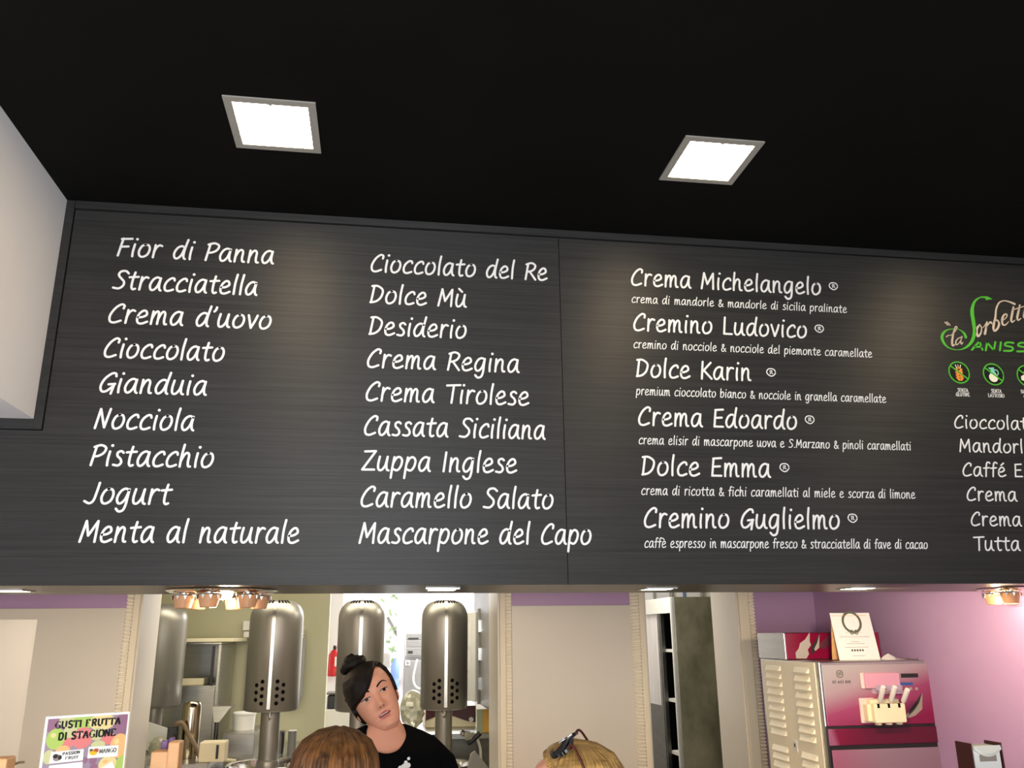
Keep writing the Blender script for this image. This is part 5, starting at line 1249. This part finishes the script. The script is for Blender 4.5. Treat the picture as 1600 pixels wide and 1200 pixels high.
# clear sheet standing before the cream panel at the end of the wall
ys2 = 4.0
a, b = P(55, 968, ys2), P(33, 1110, ys2)
cs = thing('clear_screen', 'clear plastic screen standing before the cream panel at the shop wall', 'screen', (a.x-0.35, ys2, 0))
MB().box(XL+0.06, a.x, ys2, ys2+0.004, 0.9, a.z).build('pane', M['glass'], cs)
MB().box(a.x+0.0005, a.x+0.008, ys2-0.002, ys2+0.006, 0.9, a.z).build('edge', M['glass'], cs)
MB().box(XL+0.06, a.x+0.1, ys2-0.25, ys2+0.2, 0, 0.899).build('plinth', M['cream_plastic'], cs, bevel=0.006)

# ================================================================== PEOPLE
HT = [(-.120, .010, -.062, -.046), (-.116, .024, -.076, -.030), (-.106, .037, -.086, .000), (-.090, .047, -.0875, .022), (-.070, .056, -.0865, .046), (-.050, .062, -.087, .062),
      (-.020, .068, -.0885, .082), (.010, .0715, -.0885, .092), (.035, .0735, -.0905, .097), (.060, .0715, -.087, .096), (.085, .063, -.073, .086), (.102, .047, -.051, .066), (.113, .026, -.026, .040), (.118, .005, -.004, .012)]
def htab(z):
    z = max(-.120, min(.118, z))
    for a, b in zip(HT, HT[1:]):
        if z <= b[0]:
            t = (z-a[0])/(b[0]-a[0]); return [a[i]+(b[i]-a[i])*t for i in (1, 2, 3)]
    return HT[-1][1:]
def gs(x, s): return math.exp(-(x/s)**2*0.5)
def bumps(x, z):
    """how far the face stands out at (x, z)"""
    ax = abs(x)
    b = 0.021*gs(x, .0095)*gs(z+.031, .0085) + 0.013*gs(x, .0075)*gs(z+.012, .016) + 0.006*gs(ax-.0125, .006)*gs(z+.036, .006)
    b += -0.0085*gs(ax-.031, .013)*gs(z-.008, .0095) + 0.0045*gs(ax-.03, .02)*gs(z-.029, .007) + 0.004*gs(ax-.044, .014)*gs(z+.022, .014)
    b += 0.0055*gs(x, .020)*gs(z+.0585, .0042) + 0.0065*gs(x, .017)*gs(z+.0725, .0048) - 0.0055*gs(x, .019)*gs(z+.0655, .0022)
    b += -0.003*gs(x, .006)*gs(z+.049, .005) + 0.006*gs(x, .018)*gs(z+.099, .011) - 0.003*gs(x, .02)*gs(z+.084, .004)
    return b
NS = 2.25
def head_surface(a, z, extra=0.0, face=True):
    hw, yf, yb = htab(z); yc, hb = (yf+yb)/2, (yb-yf)/2
    c, s = math.cos(a), math.sin(a)
    x = hw*math.copysign(abs(c)**(2/NS), c); y = yc+hb*math.copysign(abs(s)**(2/NS), s)
    if face and s < 0: y -= bumps(x, z)*min(1, -s*2.5)
    return Vector((x, y, z))
def face_y(x, z):
    hw, yf, yb = htab(z); yc, hb = (yf+yb)/2, (yb-yf)/2
    k = max(0.0, 1-min(1, abs(x)/hw)**NS)
    return yc-hb*k**(1/NS)-bumps(x, z)
def zlevels(n):
    return [-.120+.238*(0.5-0.5*math.cos(PI*(0.04+0.92*i/(n-1)))) for i in range(n)]
def add_head(mb, T, nz=90, na=120):
    rs = []
    for z in [-.120]+zlevels(nz)+[.118]:
        rs.append([T @ head_surface(2*PI*k/na+0.0001, z) for k in range(na)])
    f0 = len(mb.f); mb.rings(rs)
    Ti = T.inverted()
    for i in range(f0, len(mb.f)):
        c = Vector((0, 0, 0))
        for v in mb.f[i]: c += mb.v[v]
        c = Ti @ (c/len(mb.f[i]))
        if c.y < -0.05:
            if len(mb.f[i]) > 4: continue
            ax = abs(c.x+0.002)
            e = (ax/.0215)**2
            up = -.0540+.0016*math.cos(c.x*190) if ax < .012 else -.0545
            top = -.0655+(.0105)*(max(0, 1-e))**0.6; bot = -.0655-(.0125)*(max(0, 1-e))**0.6
            if -.0415 < c.z < -.0375 and .003 < abs(c.x) < .0088: mb.m[i] = 2  # nostril shadow painted as dark faces
            if bot < c.z < top and e < 1:
                mb.m[i] = 1
                if abs(c.z+.0655) < .0034*(1-e*0.9) and ax < .018: mb.m[i] = 2 if c.z < -.0645 else 3
def ear(mb, T, s):
    rs = []
    for k in range(9):
        t = -PI/2+PI*k/8
        rs.append([T @ Vector((s*(.070+.010*math.cos(t)*(0.6+0.5*math.cos(b))), .012+.004+.018*math.cos(t)*math.sin(b), -.012+.031*math.sin(t))) for b in [2*PI*j/14 for j in range(14)]])
    mb.rings(rs)
def sring(c, rx, ry, n=40, e=2.3, tilt=0.0):
    c = Vector(c); out = []
    for k in range(n):
        a = 2*PI*k/n; x = rx*math.copysign(abs(math.cos(a))**(2/e), math.cos(a)); y = ry*math.copysign(abs(math.sin(a))**(2/e), math.sin(a))
        out.append(c+Vector((x, y, tilt*y)))
    return out
SKINS = lambda: [M['skin'], M['lips'], M['mouth'], M['teeth']]
def solid(mb_list):
    """one continuous closed surface out of overlapping closed pieces"""
    objs = []
    for m in mb_list:
        o = m.build('piece', SKINS(), None, origin=(0, 0, 0)); objs.append(o)
    col = bpy.data.collections.new('pieces')
    base = objs[0]
    for o in objs[1:]: col.objects.link(o)
    md = base.modifiers.new('u', 'BOOLEAN'); md.operation = 'UNION'; md.solver = 'EXACT'; md.operand_type = 'COLLECTION'; md.collection = col
    dg = bpy.context.evaluated_depsgraph_get(); dg.update()
    me = bpy.data.meshes.new_from_object(base.evaluated_get(dg))
    ok = len(me.vertices) > 3000
    if not ok:
        big = MB()
        for m in mb_list:
            o0 = len(big.v); big.v += m.v; big.f += [tuple(o0+i for i in f) for f in m.f]; big.m += m.m
    for o in objs:
        me0 = o.data; bpy.data.objects.remove(o); bpy.data.meshes.remove(me0)
    bpy.data.collections.remove(col)
    if not ok: return big
    out = MB(); out.v = [v.co.copy() for v in me.vertices]; out.f = [tuple(p.vertices) for p in me.polygons]; out.m = [p.material_index for p in me.polygons]
    bpy.data.meshes.remove(me)
    return out

class Frame:
    """upright body frame: base point on the floor and the way it faces"""
    def __init__(s, x, y, ang): s.T = Matrix.Translation((x, y, 0)) @ Matrix.Rotation(ang, 4, 'Z')
    def __call__(s, *p): return s.T @ Vector(p)
def torso_rings(fr, zn, grow=0.0, rows=None, narrow=1.0):
    rows = rows or [(-.66, .150, .105), (-.60, .165, .118), (-.50, .160, .115), (-.40, .138, .102), (-.28, .145, .104), (-.18, .160, .104), (-.11, .158, .092), (-.07, .122, .080), (-.04, .086, .070), (-.015, .066, .062), (.0, .060, .058)]
    return [[fr.T @ p for p in sring((0, 0.01*0, zn+dz), (rx+grow)*narrow, ry+grow)] for dz, rx, ry in rows]
def hand(mbs, fr, wrist, s):
    """palm, four bent fingers of different length and a thumb from the palm's side, hanging relaxed"""
    w = Vector(wrist)
    pm = MB(); rs = []
    for dz, rx, ry in ((.01, .019, .024), (-.02, .016, .034), (-.055, .015, .041), (-.085, .013, .040), (-.094, .009, .034)):
        rs.append([fr.T @ q for q in sring((w.x, w.y-.004, w.z+dz), rx, ry, 20)])
    mbs.append(pm.rings(rs))
    for j, (dy, L) in enumerate(((-.030, .070), (-.010, .078), (.010, .072), (.029, .056))):
        a = Vector((w.x, w.y-.004+dy, w.z-.082)); pts = []
        for q, bend in ((0, 0), (.4, .006), (.72, .020), (1.0, .038)):
            pts.append(fr.T @ Vector((a.x-s*bend, a.y+dy*0.15*q, a.z-L*q*(1-0.12*q))))
        mbs.append(MB().tube(catmull(pts, 3), [.0092, .0092, .0090, .0088, .0088, .0086, .0082, .0078, .0074, .0062][:10], 10))
    pts = [fr.T @ Vector(p) for p in ((w.x-s*.002, w.y-.030, w.z-.028), (w.x-s*.010, w.y-.052, w.z-.052), (w.x-s*.018, w.y-.060, w.z-.078), (w.x-s*.024, w.y-.060, w.z-.094))]
    mbs.append(MB().tube(catmull(pts, 3), [.011, .0112, .011, .0108, .0105, .010, .0098, .0094, .0088, .007], 10))
def body(fr, zn, T_head, neck_top, name, label, hip=0.60):
    """a standing figure: torso and neck in one run, head, arms, legs, all joined"""
    mbs = []
    k = zn/1.43
    rows = torso_rings(fr, zn)
    nb = fr.T @ Vector((0, 0, zn)); nt = Vector(neck_top)
    for t, r in ((0.3, .056), (0.6, .0535), (0.85, .054), (1.0, .050)):
        c = nb.lerp(nt, t); rows.append([Vector((c.x, c.y, c.z))+Vector((r*math.cos(2*PI*q/40), r*1.02*math.sin(2*PI*q/40), 0)) for q in range(40)])
    # keep the ring order of the turned torso
    rows2 = []
    for r_ in rows:
        c = sum(r_, Vector())/len(r_); rows2.append(r_)
    ang = fr.T.to_euler().z
    for i in range(len(rows)-4, len(rows)):
        c = sum(rows[i], Vector())/40; r = (rows[i][0]-c).length
        rows2[i] = [c+Vector((r*math.cos(2*PI*q/40+ang), r*1.02*math.sin(2*PI*q/40+ang), 0)) for q in range(40)]
    mbs.append(MB().rings(rows2))
    hm = MB(); add_head(hm, T_head); mbs.append(hm)
    for s in (-1, 1):
        e = MB(); ear(e, T_head, s); mbs.append(e)
        sh, el, wr = Vector((s*.135, 0, zn-.088)), Vector((s*.225, .02, zn-.36*k)), Vector((s*.235, -.03, zn-.60*k))
        pts = [fr.T @ p for p in (sh, sh.lerp(el, .5)+Vector((s*.02, 0, 0)), el, el.lerp(wr, .35), wr.lerp(el, .2), wr+Vector((0, 0, -.012)))]
        mbs.append(MB().tube(pts, [.040, .043, .040, .041, .031, .027], 16))
        hand(mbs, fr, wr, s)
        hz = zn-.60
        pts = [fr.T @ Vector(p) for p in ((s*.083, 0, hz+.05), (s*.088, 0, hz-.12), (s*.090, -.005, hz*.55), (s*.090, .0, hz*.52-.04), (s*.090, .012, hz*.36), (s*.090, .01, .09), (s*.090, .01, .05))]
        mbs.append(MB().tube(pts, [.080, .080, .058, .055, .056, .038, .038], 18))
        ft = [fr.T @ Vector(p) for p in ((s*.090, .05, .042), (s*.090, -.02, .046), (s*.094, -.10, .034), (s*.097, -.165, .026), (s*.097, -.19, .022))]
        mbs.append(MB().tube(ft, [.030, .040, .034, .026, .014], 14))
    o = solid(mbs).build(name, SKINS(), None, smooth=60, origin=fr.T.translation)
    return o
def garment_legs(fr, zn, parent, m):
    hz = zn-.60; mb = MB()
    rows = [(-.70, .165, .120), (-.62, .178, .128), (-.52, .170, .124), (-.42, .152, .114)]
    mb.rings([[fr.T @ p for p in sring((0, 0, zn+dz), rx, ry)] for dz, rx, ry in rows])
    for s in (-1, 1):
        pts = [fr.T @ Vector(p) for p in ((s*.083, 0, hz+.0), (s*.088, 0, hz-.12), (s*.090, -.003, hz*.55), (s*.090, .008, hz*.33), (s*.090, .01, .07))]
        mb.tube(pts, [.094, .093, .074, .068, .060], 20)
    mb.build('trousers', m, parent, smooth=60)
    for s in (-1, 1):
        ft = [fr.T @ Vector(p) for p in ((s*.090, .062, .045), (s*.090, -.02, .055), (s*.094, -.10, .045), (s*.097, -.17, .036), (s*.097, -.205, .030))]
        MB().tube(ft, [.036, .050, .043, .035, .022], 16).build('shoe', M['black'], parent, smooth=60)
def garment_top(fr, zn, parent, m, sleeve=0.55, neck=(.088, .078), drop=.055, rows=None, name='tee_shirt'):
    mb = MB()
    rows = rows or [(-.58, .176, .130), (-.50, .172, .127), (-.40, .152, .116), (-.28, .163, .121), (-.18, .185, .124), (-.11, .199, .113), (-.065, .200, .100), (-.036, .168, .090), (-.014, .122, .084)]
    rs = [[fr.T @ p for p in sring((0, 0, zn+dz), rx, ry, 48)] for dz, rx, ry in rows]
    def nk(rx, ry, dz, dr, e=2.0, fy=1.35): return [fr.T @ (Vector((p.x, p.y*(fy if p.y < 0 else 1), p.z))+Vector((0, 0, dr*min(0.0, p.y)/ry))) for p in sring((0, 0, zn+dz), rx, ry, 48, e)]
    for i_, (dr, fy) in enumerate(((.20, 1.03), (.45, 1.10), (.78, 1.18))):
        dz, rx, ry = rows[len(rows)-3+i_]; rs[len(rows)-3+i_] = nk(rx, ry, dz, drop*dr, 2.3, fy)
    rs.append(nk(neck[0]+.006, neck[1]+.006, .004, drop*0.92)); rs.append(nk(neck[0], neck[1], .006, drop)); rs.append(nk(neck[0]-.004, neck[1]-.004, .002, drop)); rs.append(nk(neck[0]-.002, neck[1]-.002, -.012, drop))
    mb.rings(rs, 0, cap=False)
    for s in (-1, 1):
        sh, el = Vector((s*.155, 0, zn-.070)), Vector((s*.232, .02, zn-.36))
        a = sh+Vector((-s*.03, 0, .005)); b = sh.lerp(el, .45)+Vector((s*.02, 0, 0)); c = sh.lerp(el, sleeve)+Vector((s*.018, 0, 0))
        mb.tube([fr.T @ p for p in (a, sh.lerp(el, .2)+Vector((s*.014, 0, .002)), b, c)], [.050, .057, .060, .061], 22)
    return mb.build(name, m, parent, smooth=60)
def scalp(T, dz=0.0, th=0.014, hl=None):
    """hair surface point at azimuth a, height z: the head surface moved outwards"""
    def f(a, z):
        p = head_surface(a, z, face=False)
        n = Vector((p.x*1.2, p.y-.005, max(0, p.z)*0.9 if z > 0 else 0)).normalized()
        t = th if hl is None else hl(p, th)
        return T @ (p+n*t+Vector((0, 0, max(0, t)*0.4 if z > .06 else 0)))
    return f
def hair_cap(T, name, m, parent, th, hl=None, zmin=-.10, nz=60, na=96):
    f = scalp(T, 0, th, hl); rs = []
    for i in range(nz):
        z = zmin+(.118-zmin)*math.sin(PI/2*i/(nz-1))
        rs.append([f(2*PI*k/na, z) for k in range(na)])
    return MB().rings(rs).build(name, m, parent, smooth=70)
def locks(mb, path_fns, r, n=7, mi=0):
    for pf, k in path_fns:
        pts = [pf(i/9) for i in range(10)]
        mb.tube(pts, [r*k*math.sin(PI*min(1, 0.12+0.86*i/9))**0.6 for i in range(10)], n, mi)

# ---------------- the woman behind the counter
YSF = 3.02
eye_mid = P(586.7, 1084.5, YSF)
Rh = Matrix.Rotation(math.radians(-29), 4, 'Y') @ Matrix.Rotation(math.radians(7), 4, 'Z') @ Matrix.Rotation(math.radians(-6), 4, 'X') @ Matrix.Diagonal((1.0, 1.0, 0.95, 1.0))
Th = Matrix.Translation(eye_mid - (Rh @ Vector((0, face_y(0, .008), .008)))) @ Rh
nbase = P(603, 1134, YSF+0.07)
frs = Frame(nbase.x, YSF+0.07, math.radians(3))
zn_s = nbase.z-0.004
staff = body(frs, zn_s, Th, Th @ Vector((0, .012, -.055)), 'person', None)
tag(staff, 'woman with dark hair in a topknot and black tee tilting her head behind the counter', 'person')
garment_legs(frs, zn_s, staff, M['tee'])
tee = garment_top(frs, zn_s, staff, M['tee'], neck=(.070, .072), drop=.080)
# the small pale print on her tee
pm_ = MB()
pc = P(632, 1197, YSF-0.06)
for dx, dz, r in ((0, 0, .011), (.012, .006, .008), (-.012, -.002, .008), (.016, .022, .006), (.004, .014, .006)):
    pm_.lathe([(0, -r), (r*0.7, -r*0.7), (r, 0), (r*0.7, r*0.7), (0, r)], pc+Vector((dx, 0.0, dz-.006)), 10, cap=False)
for i, v in enumerate(pm_.v): v.y = pc.y+(v.y-pc.y)*0.08
# hair
HLs = [(-.10, .030), (-.078, -.004), (-.068, .004), (-.040, .016), (-.011, .031), (.016, .060), (.038, .086), (.048, .092), (.058, .084), (.068, .060), (.076, .020), (.10, -.01)]
def lerp_tab(tab, x):
    if x <= tab[0][0]: return tab[0][1]
    for a, b in zip(tab, tab[1:]):
        if x <= b[0]: return a[1]+(b[1]-a[1])*(x-a[0])/(b[0]-a[0])
    return tab[-1][1]
def hl_staff(p, th):
    if p.y < -.012: s_ = p.z-lerp_tab(HLs, p.x)
    else:
        t = min(1, (p.y+.012)/.05); low = (-.012 if p.x < 0 else .0)*(1-t)-.075*t
        s_ = p.z-low
    k = max(0, min(1, (s_+.003)/.010)); k = k*k*(3-2*k)
    fr_ = 1.0+0.15*gs(p.x+.05, .03)*(1 if p.y < .03 else 0)
    return -.012*(1-k)+th*fr_*k
hair = hair_cap(Th, 'hair', M['hair_dark'], staff, .0125, hl_staff, zmin=-.09, nz=90, na=150)
lk = MB(); rnd = random.Random(5)
fS = lambda x, y0, z, lift: Th @ Vector((x, y0, z+lift))
# swept fringe strands over the brow
for i in range(34):
    u = i/33
    s0 = Vector((.046-.03*u, -.060+.05*u, .098+.020*u)); s1 = Vector((-.012-.05*u*0.9, 0, .040+.05*u)); s2 = Vector((-.078, 0, .004+.05*u))
    pts = []
    for t in range(9):
        q = t/8
        b = s0*(1-q)**2+Vector((s1.x, s0.y, s1.z))*2*q*(1-q)*1.0+Vector((s2.x, 0, s2.z))*q*q
        z_ = b.z; x_ = max(-.0735, min(.07, b.x))
        hw, yf_, yb_ = htab(min(.112, z_)); x_ = max(-hw*0.97, min(hw*0.97, x_))
        y_ = face_y(x_, min(.112, z_))+bumps(x_, min(.112, z_))
        y_ += 0.0 if q < 0.2 else 0.0
        pts.append(Th @ Vector((x_*(1.05 if x_ < -.05 else 1.02), y_-.0055-.004*math.sin(PI*q), z_+.006*(1-q))))
    lk.tube(catmull(pts, 2), [.0022+.0032*math.sin(PI*min(1, .1+.85*j/16)) for j in range(17)], 6)
# bun: coiled rope of hair
bc = Vector((-.012, .020, .150))
for j, (R_, r_, dz, ph) in enumerate(((.030, .0155, 0, 0), (.021, .0145, .013, 1.3), (.009, .014, .022, 2.1))):
    pts = [Th @ (bc+Vector((R_*math.cos(t+ph)*1.1, R_*math.sin(t+ph), dz-.006+.004*math.sin(2*t+ph)))) for t in [2*PI*k/18*1.02 for k in range(19)]]
    lk.tube(pts, [r_*(0.8+0.3*math.sin(k*1.3+j)**2) for k in range(19)], 10)
lk.tube([Th @ (bc+Vector((0, 0, -.045))), Th @ bc, Th @ (bc+Vector((0, 0, .03)))], [.03, .026, .012], 14)
lk.build('bun', M['hair_dark'], hair, smooth=70)
# eyes, brows, lashes
def on_face(x, z, lift): return Th @ Vector((x, face_y(x, z)-lift, z))
def patch(poly, lift, thick, mb, mi=0):
    n = len(poly); cx = sum(p[0] for p in poly)/n; cz = sum(p[1] for p in poly)/n
    vs = []; fs = []
    for lv in (0.0, 0.5, 1.0):
        for x, z in poly: vs.append(on_face(cx+(x-cx)*lv, cz+(z-cz)*lv, lift+thick*(1-lv*lv)))
    for q in range(2):
        for k in range(n): fs.append((q*n+k, q*n+(k+1) % n, (q+1)*n+(k+1) % n, (q+1)*n+k))
    mb.add(vs, fs, mi)
for s in (-1, 1):
    ex0 = s*.0325; ez0 = .0075
    al = []
    for k in range(24):
        a = 2*PI*k/24; al.append((ex0+.0145*math.cos(a), ez0+(.0052 if math.sin(a) > 0 else .0038)*math.sin(a)*(1-0.35*abs(math.cos(a))**3)-.0006))
    e_ = MB(); patch(al, .0012, .0022, e_)
    eo = e_.build('eye', M['eye_white'], staff, smooth=60)
    e_ = MB(); patch([(ex0+.001+.0060*math.cos(2*PI*k/20), ez0+.0003+min(.0045, .0056*math.sin(2*PI*k/20))) for k in range(20)], .0030, .0010, e_); e_.build('iris', M['iris'], eo, smooth=60)
    la = MB()
    pts = [on_face(ex0+.0155*math.cos(a), ez0+.0052*math.sin(a)*(1-0.3*abs(math.cos(a))**3)+.0003, .0032) for a in [PI*0.02+PI*0.96*k/12 for k in range(13)]]
    la.tube(pts, [.0007+.0011*math.sin(PI*k/12) for k in range(13)], 6)
    la.build('eyelashes', M['hair_dark'], eo)
    lid = MB(); pts = [on_face(ex0+.0165*math.cos(a), ez0+.0098*math.sin(a)-.001, .0010) for a in [PI*0.05+PI*0.9*k/12 for k in range(13)]]
    lid.tube(pts, [.0012+.0020*math.sin(PI*k/12) for k in range(13)], 8); lid.build('eyelid', M['skin'], eo, smooth=60)
    br_ = MB()
    bp_ = [(s*.0135, .0265), (s*.026, .0335), (s*.040, .0365), (s*.054, .0290)]
    pts = [on_face(p.x, p.y, .0012) for p in catmull([(a, b, 0) for a, b in bp_], 4)]
    br_.tube(pts, [.0022, .0027, .0029, .003, .003, .0029, .0027, .0024, .002, .0018, .0014, .0010, .0006][:13], 6)
    br_.build('eyebrow', M['hair_dark'], staff, smooth=60)
# pale print lies on the chest of the tee
pp = MB()
def chest(u, v, d):
    x = u; ry = .124; rx = .186
    k_ = max(0, 1-abs(x/rx)**2.3)**(1/2.3)
    return frs.T @ Vector((x, -(ry*k_)-0.001-d, v))
px_l = (frs.T.inverted() @ pc)
for dx, dz, r in ((0, 0, .010), (.013, .004, .008), (-.012, -.003, .008), (.014, .024, .005), (.005, .013, .006)):
    pp.disc((px_l.x+dx, pc.z+dz-.004), r, chest, 0, .001, 0, 10)
pp.build('shirt_print', M['paper'], tee)

# ---------------- customer with brown hair, seen from behind
YC1 = 1.88
t1 = P(527, 1136, YC1)
T1 = Matrix.Translation((P(523, 1180, YC1).x, YC1, t1.z-.132)) @ Matrix.Rotation(math.radians(174), 4, 'Z') @ Matrix.Rotation(math.radians(-3), 4, 'Y')
fr1 = Frame(P(523, 1180, YC1).x, YC1+.01, math.radians(176))
zn1 = t1.z-.140-.155
cu1 = body(fr1, zn1, T1, T1 @ Vector((0, .012, -.06)), 'person', None)
tag(cu1, 'customer with brown parted hair seen from behind, standing before the staff woman', 'person')
garment_legs(fr1, zn1, cu1, M['denim']); garment_top(fr1, zn1, cu1, M['shirt_olive'], name='top')
def hl_long(p, th):
    if p.y < -.03:
        s_ = p.z-(.062-6*max(0, abs(p.x)-.02)**1.4)
    else: s_ = 1
    k = max(0, min(1, (s_+.003)/.012)); k = k*k*(3-2*k)
    return -.012*(1-k)+th*k
h1 = hair_cap(T1, 'hair', M['hair_brown'], cu1, .011, hl_long, zmin=-.118)
def long_locks(T, crown, n, seed, th, length, spread=0.4, r=.0042, face_gap=0.55):
    rnd = random.Random(seed); out = []
    f = scalp(T, 0, th)
    for i in range(n):
        a = rnd.uniform(-0.5*PI+face_gap, 1.5*PI-face_gap)    # leave the face free
        wob = rnd.uniform(-.25, .25); tk = rnd.uniform(-.001, .0035); top = rnd.uniform(.116, .1178)
        def pf(t, a=a, wob=wob, tk=tk, top=top):
            zz = .1175-(.1175+.10)*min(1, t*1.15)**1.6
            aa = a+wob*math.sin(t*2.2)*0.5
            p = f(aa, zz)
            c = T @ Vector((0, .02, zz))
            d = (p-c); d.z = 0
            p = p+d.normalized()*tk
            if t > .86: p = p+Vector((0, 0, -(t-.86)*length))
            return p
        out.append((pf, rnd.uniform(0.6, 1.35)))
    return out
lk = MB(); locks(lk, long_locks(T1, None, 300, 21, .0105, .9), .0040)
# the raised locks along the parting
for i in range(26):
    u = i/25; sd = 1 if i % 2 else -1
    base = Vector((sd*.004, -.05+.13*u, 0))
    def pt(x, y, up):
        zz = .118*math.sqrt(max(0.0, 1-(x/.078)**2))*(1-0.9*max(0, abs(y-.01)/.1)**3)
        return T1 @ Vector((x, y, zz+.011+up))
    pts = [pt(base.x+sd*.062*q, base.y+.012*q, .004*math.sin(PI*q*0.9)) for q in (0, .2, .4, .6, .8, 1)]
    lk.tube(pts, [.003, .0048, .0052, .005, .0045, .003], 7)
lk.build('locks', M['hair_brown'], h1, smooth=70)

# ---------------- customer with fair hair and sunglasses, facing along the counter
YC2 = 1.90
t2 = P(908, 1153, YC2)
T2 = Matrix.Translation((P(892, 1190, YC2).x, YC2, t2.z-.136)) @ Matrix.Rotation(math.radians(7), 4, 'X') @ Matrix.Rotation(math.radians(-109), 4, 'Z')
fr2 = Frame(P(900, 1190, YC2).x, YC2, math.radians(-108))
zn2 = t2.z-.136-.155
cu2 = body(fr2, zn2, T2, T2 @ Vector((0, .012, -.06)), 'person', None)
tag(cu2, 'customer with fair hair and sunglasses on the head, in profile before the cream panel', 'person')
garment_legs(fr2, zn2, cu2, M['denim']); garment_top(fr2, zn2, cu2, M['shirt_white'], name='top')
def hl_fair(p, th):
    s_ = (p.y+.043)+max(0, p.z-.082)*1.3
    k = max(0, min(1, (s_+.004)/.034)); k = k*k*(3-2*k)
    return -.012*(1-k)+th*k
h2 = hair_cap(T2, 'hair', M['hair_blonde'], cu2, .012, hl_fair, zmin=-.118)
lk = MB(); locks(lk, long_locks(T2, None, 260, 33, .0115, .8, face_gap=1.3), .0038)
# locks combed back from the brow
rnd = random.Random(8)
for i in range(70):
    x0_ = -.066+.132*i/69; tk = rnd.uniform(0, .004)
    def pt2(x, y, tk=tk):
        q = max(0.0, 1-(x/.088)**2-((y-.006)/.112)**2)
        return T2 @ Vector((x, y, .132*math.sqrt(q)+tk-.002))
    y0_ = -.060+.028*(abs(x0_)/.066)**2
    pts = [pt2(x0_*(1+.18*q), y0_+(.165-.06*(abs(x0_)/.066))*q) for q in [k/7 for k in range(8)]]
    lk.tube(pts, [.0015, .003, .0038, .004, .004, .0038, .003, .0015], 6)
lk.build('locks', M['hair_blonde'], h2, smooth=70)
sg = thing('sunglasses', 'black sunglasses pushed up on the fair haired customer', 'sunglasses', T2 @ Vector((0, 0, .125)))
fsg = lambda u, v, d: T2 @ (Vector((u, .002, .1345)) + Vector((0, -.86, -.51))*v + Vector((0, -.51, .86))*(d+.008-u*u*2.2))
for s in (-1, 1):
    ol = rrect(s*.035-.028, s*.035+.028, -.004, .042, .015, 6)
    n_ = len(ol)
    mbf = MB(); mbf.ribbon(ol+[ol[0]], .0034, fsg, -.003, .003)
    mbf.build('rim', M['gloss_black'], sg)
    MB().prism(ol, fsg, -.0012, .0012).build('lens', M['lens'], sg)
    a, b, c = T2 @ Vector((s*.070, .012, .138)), T2 @ Vector((s*.088, .045, .080)), T2 @ Vector((s*.091, .075, .012))
    MB().tube(catmull([fsg(s*.062, .004, 0), a, b, c], 6), .0028, 8).build('temple', mat('tortoise_temple', srgb(70, 24, 12), 0.25), sg, smooth=50)
mbf = MB(); mbf.ribbon([(x/1000.0, .000+.000004*x*x) for x in range(-66, 67, 6)], .0052, fsg, -.004, .004)
mbf.build('brow_bar', M['gloss_black'], sg)
MB().tube([fsg(-.008, .012, 0), fsg(0, .009, .002), fsg(.008, .012, 0)], .003, 8).build('bridge', M['black'], sg, smooth=50)
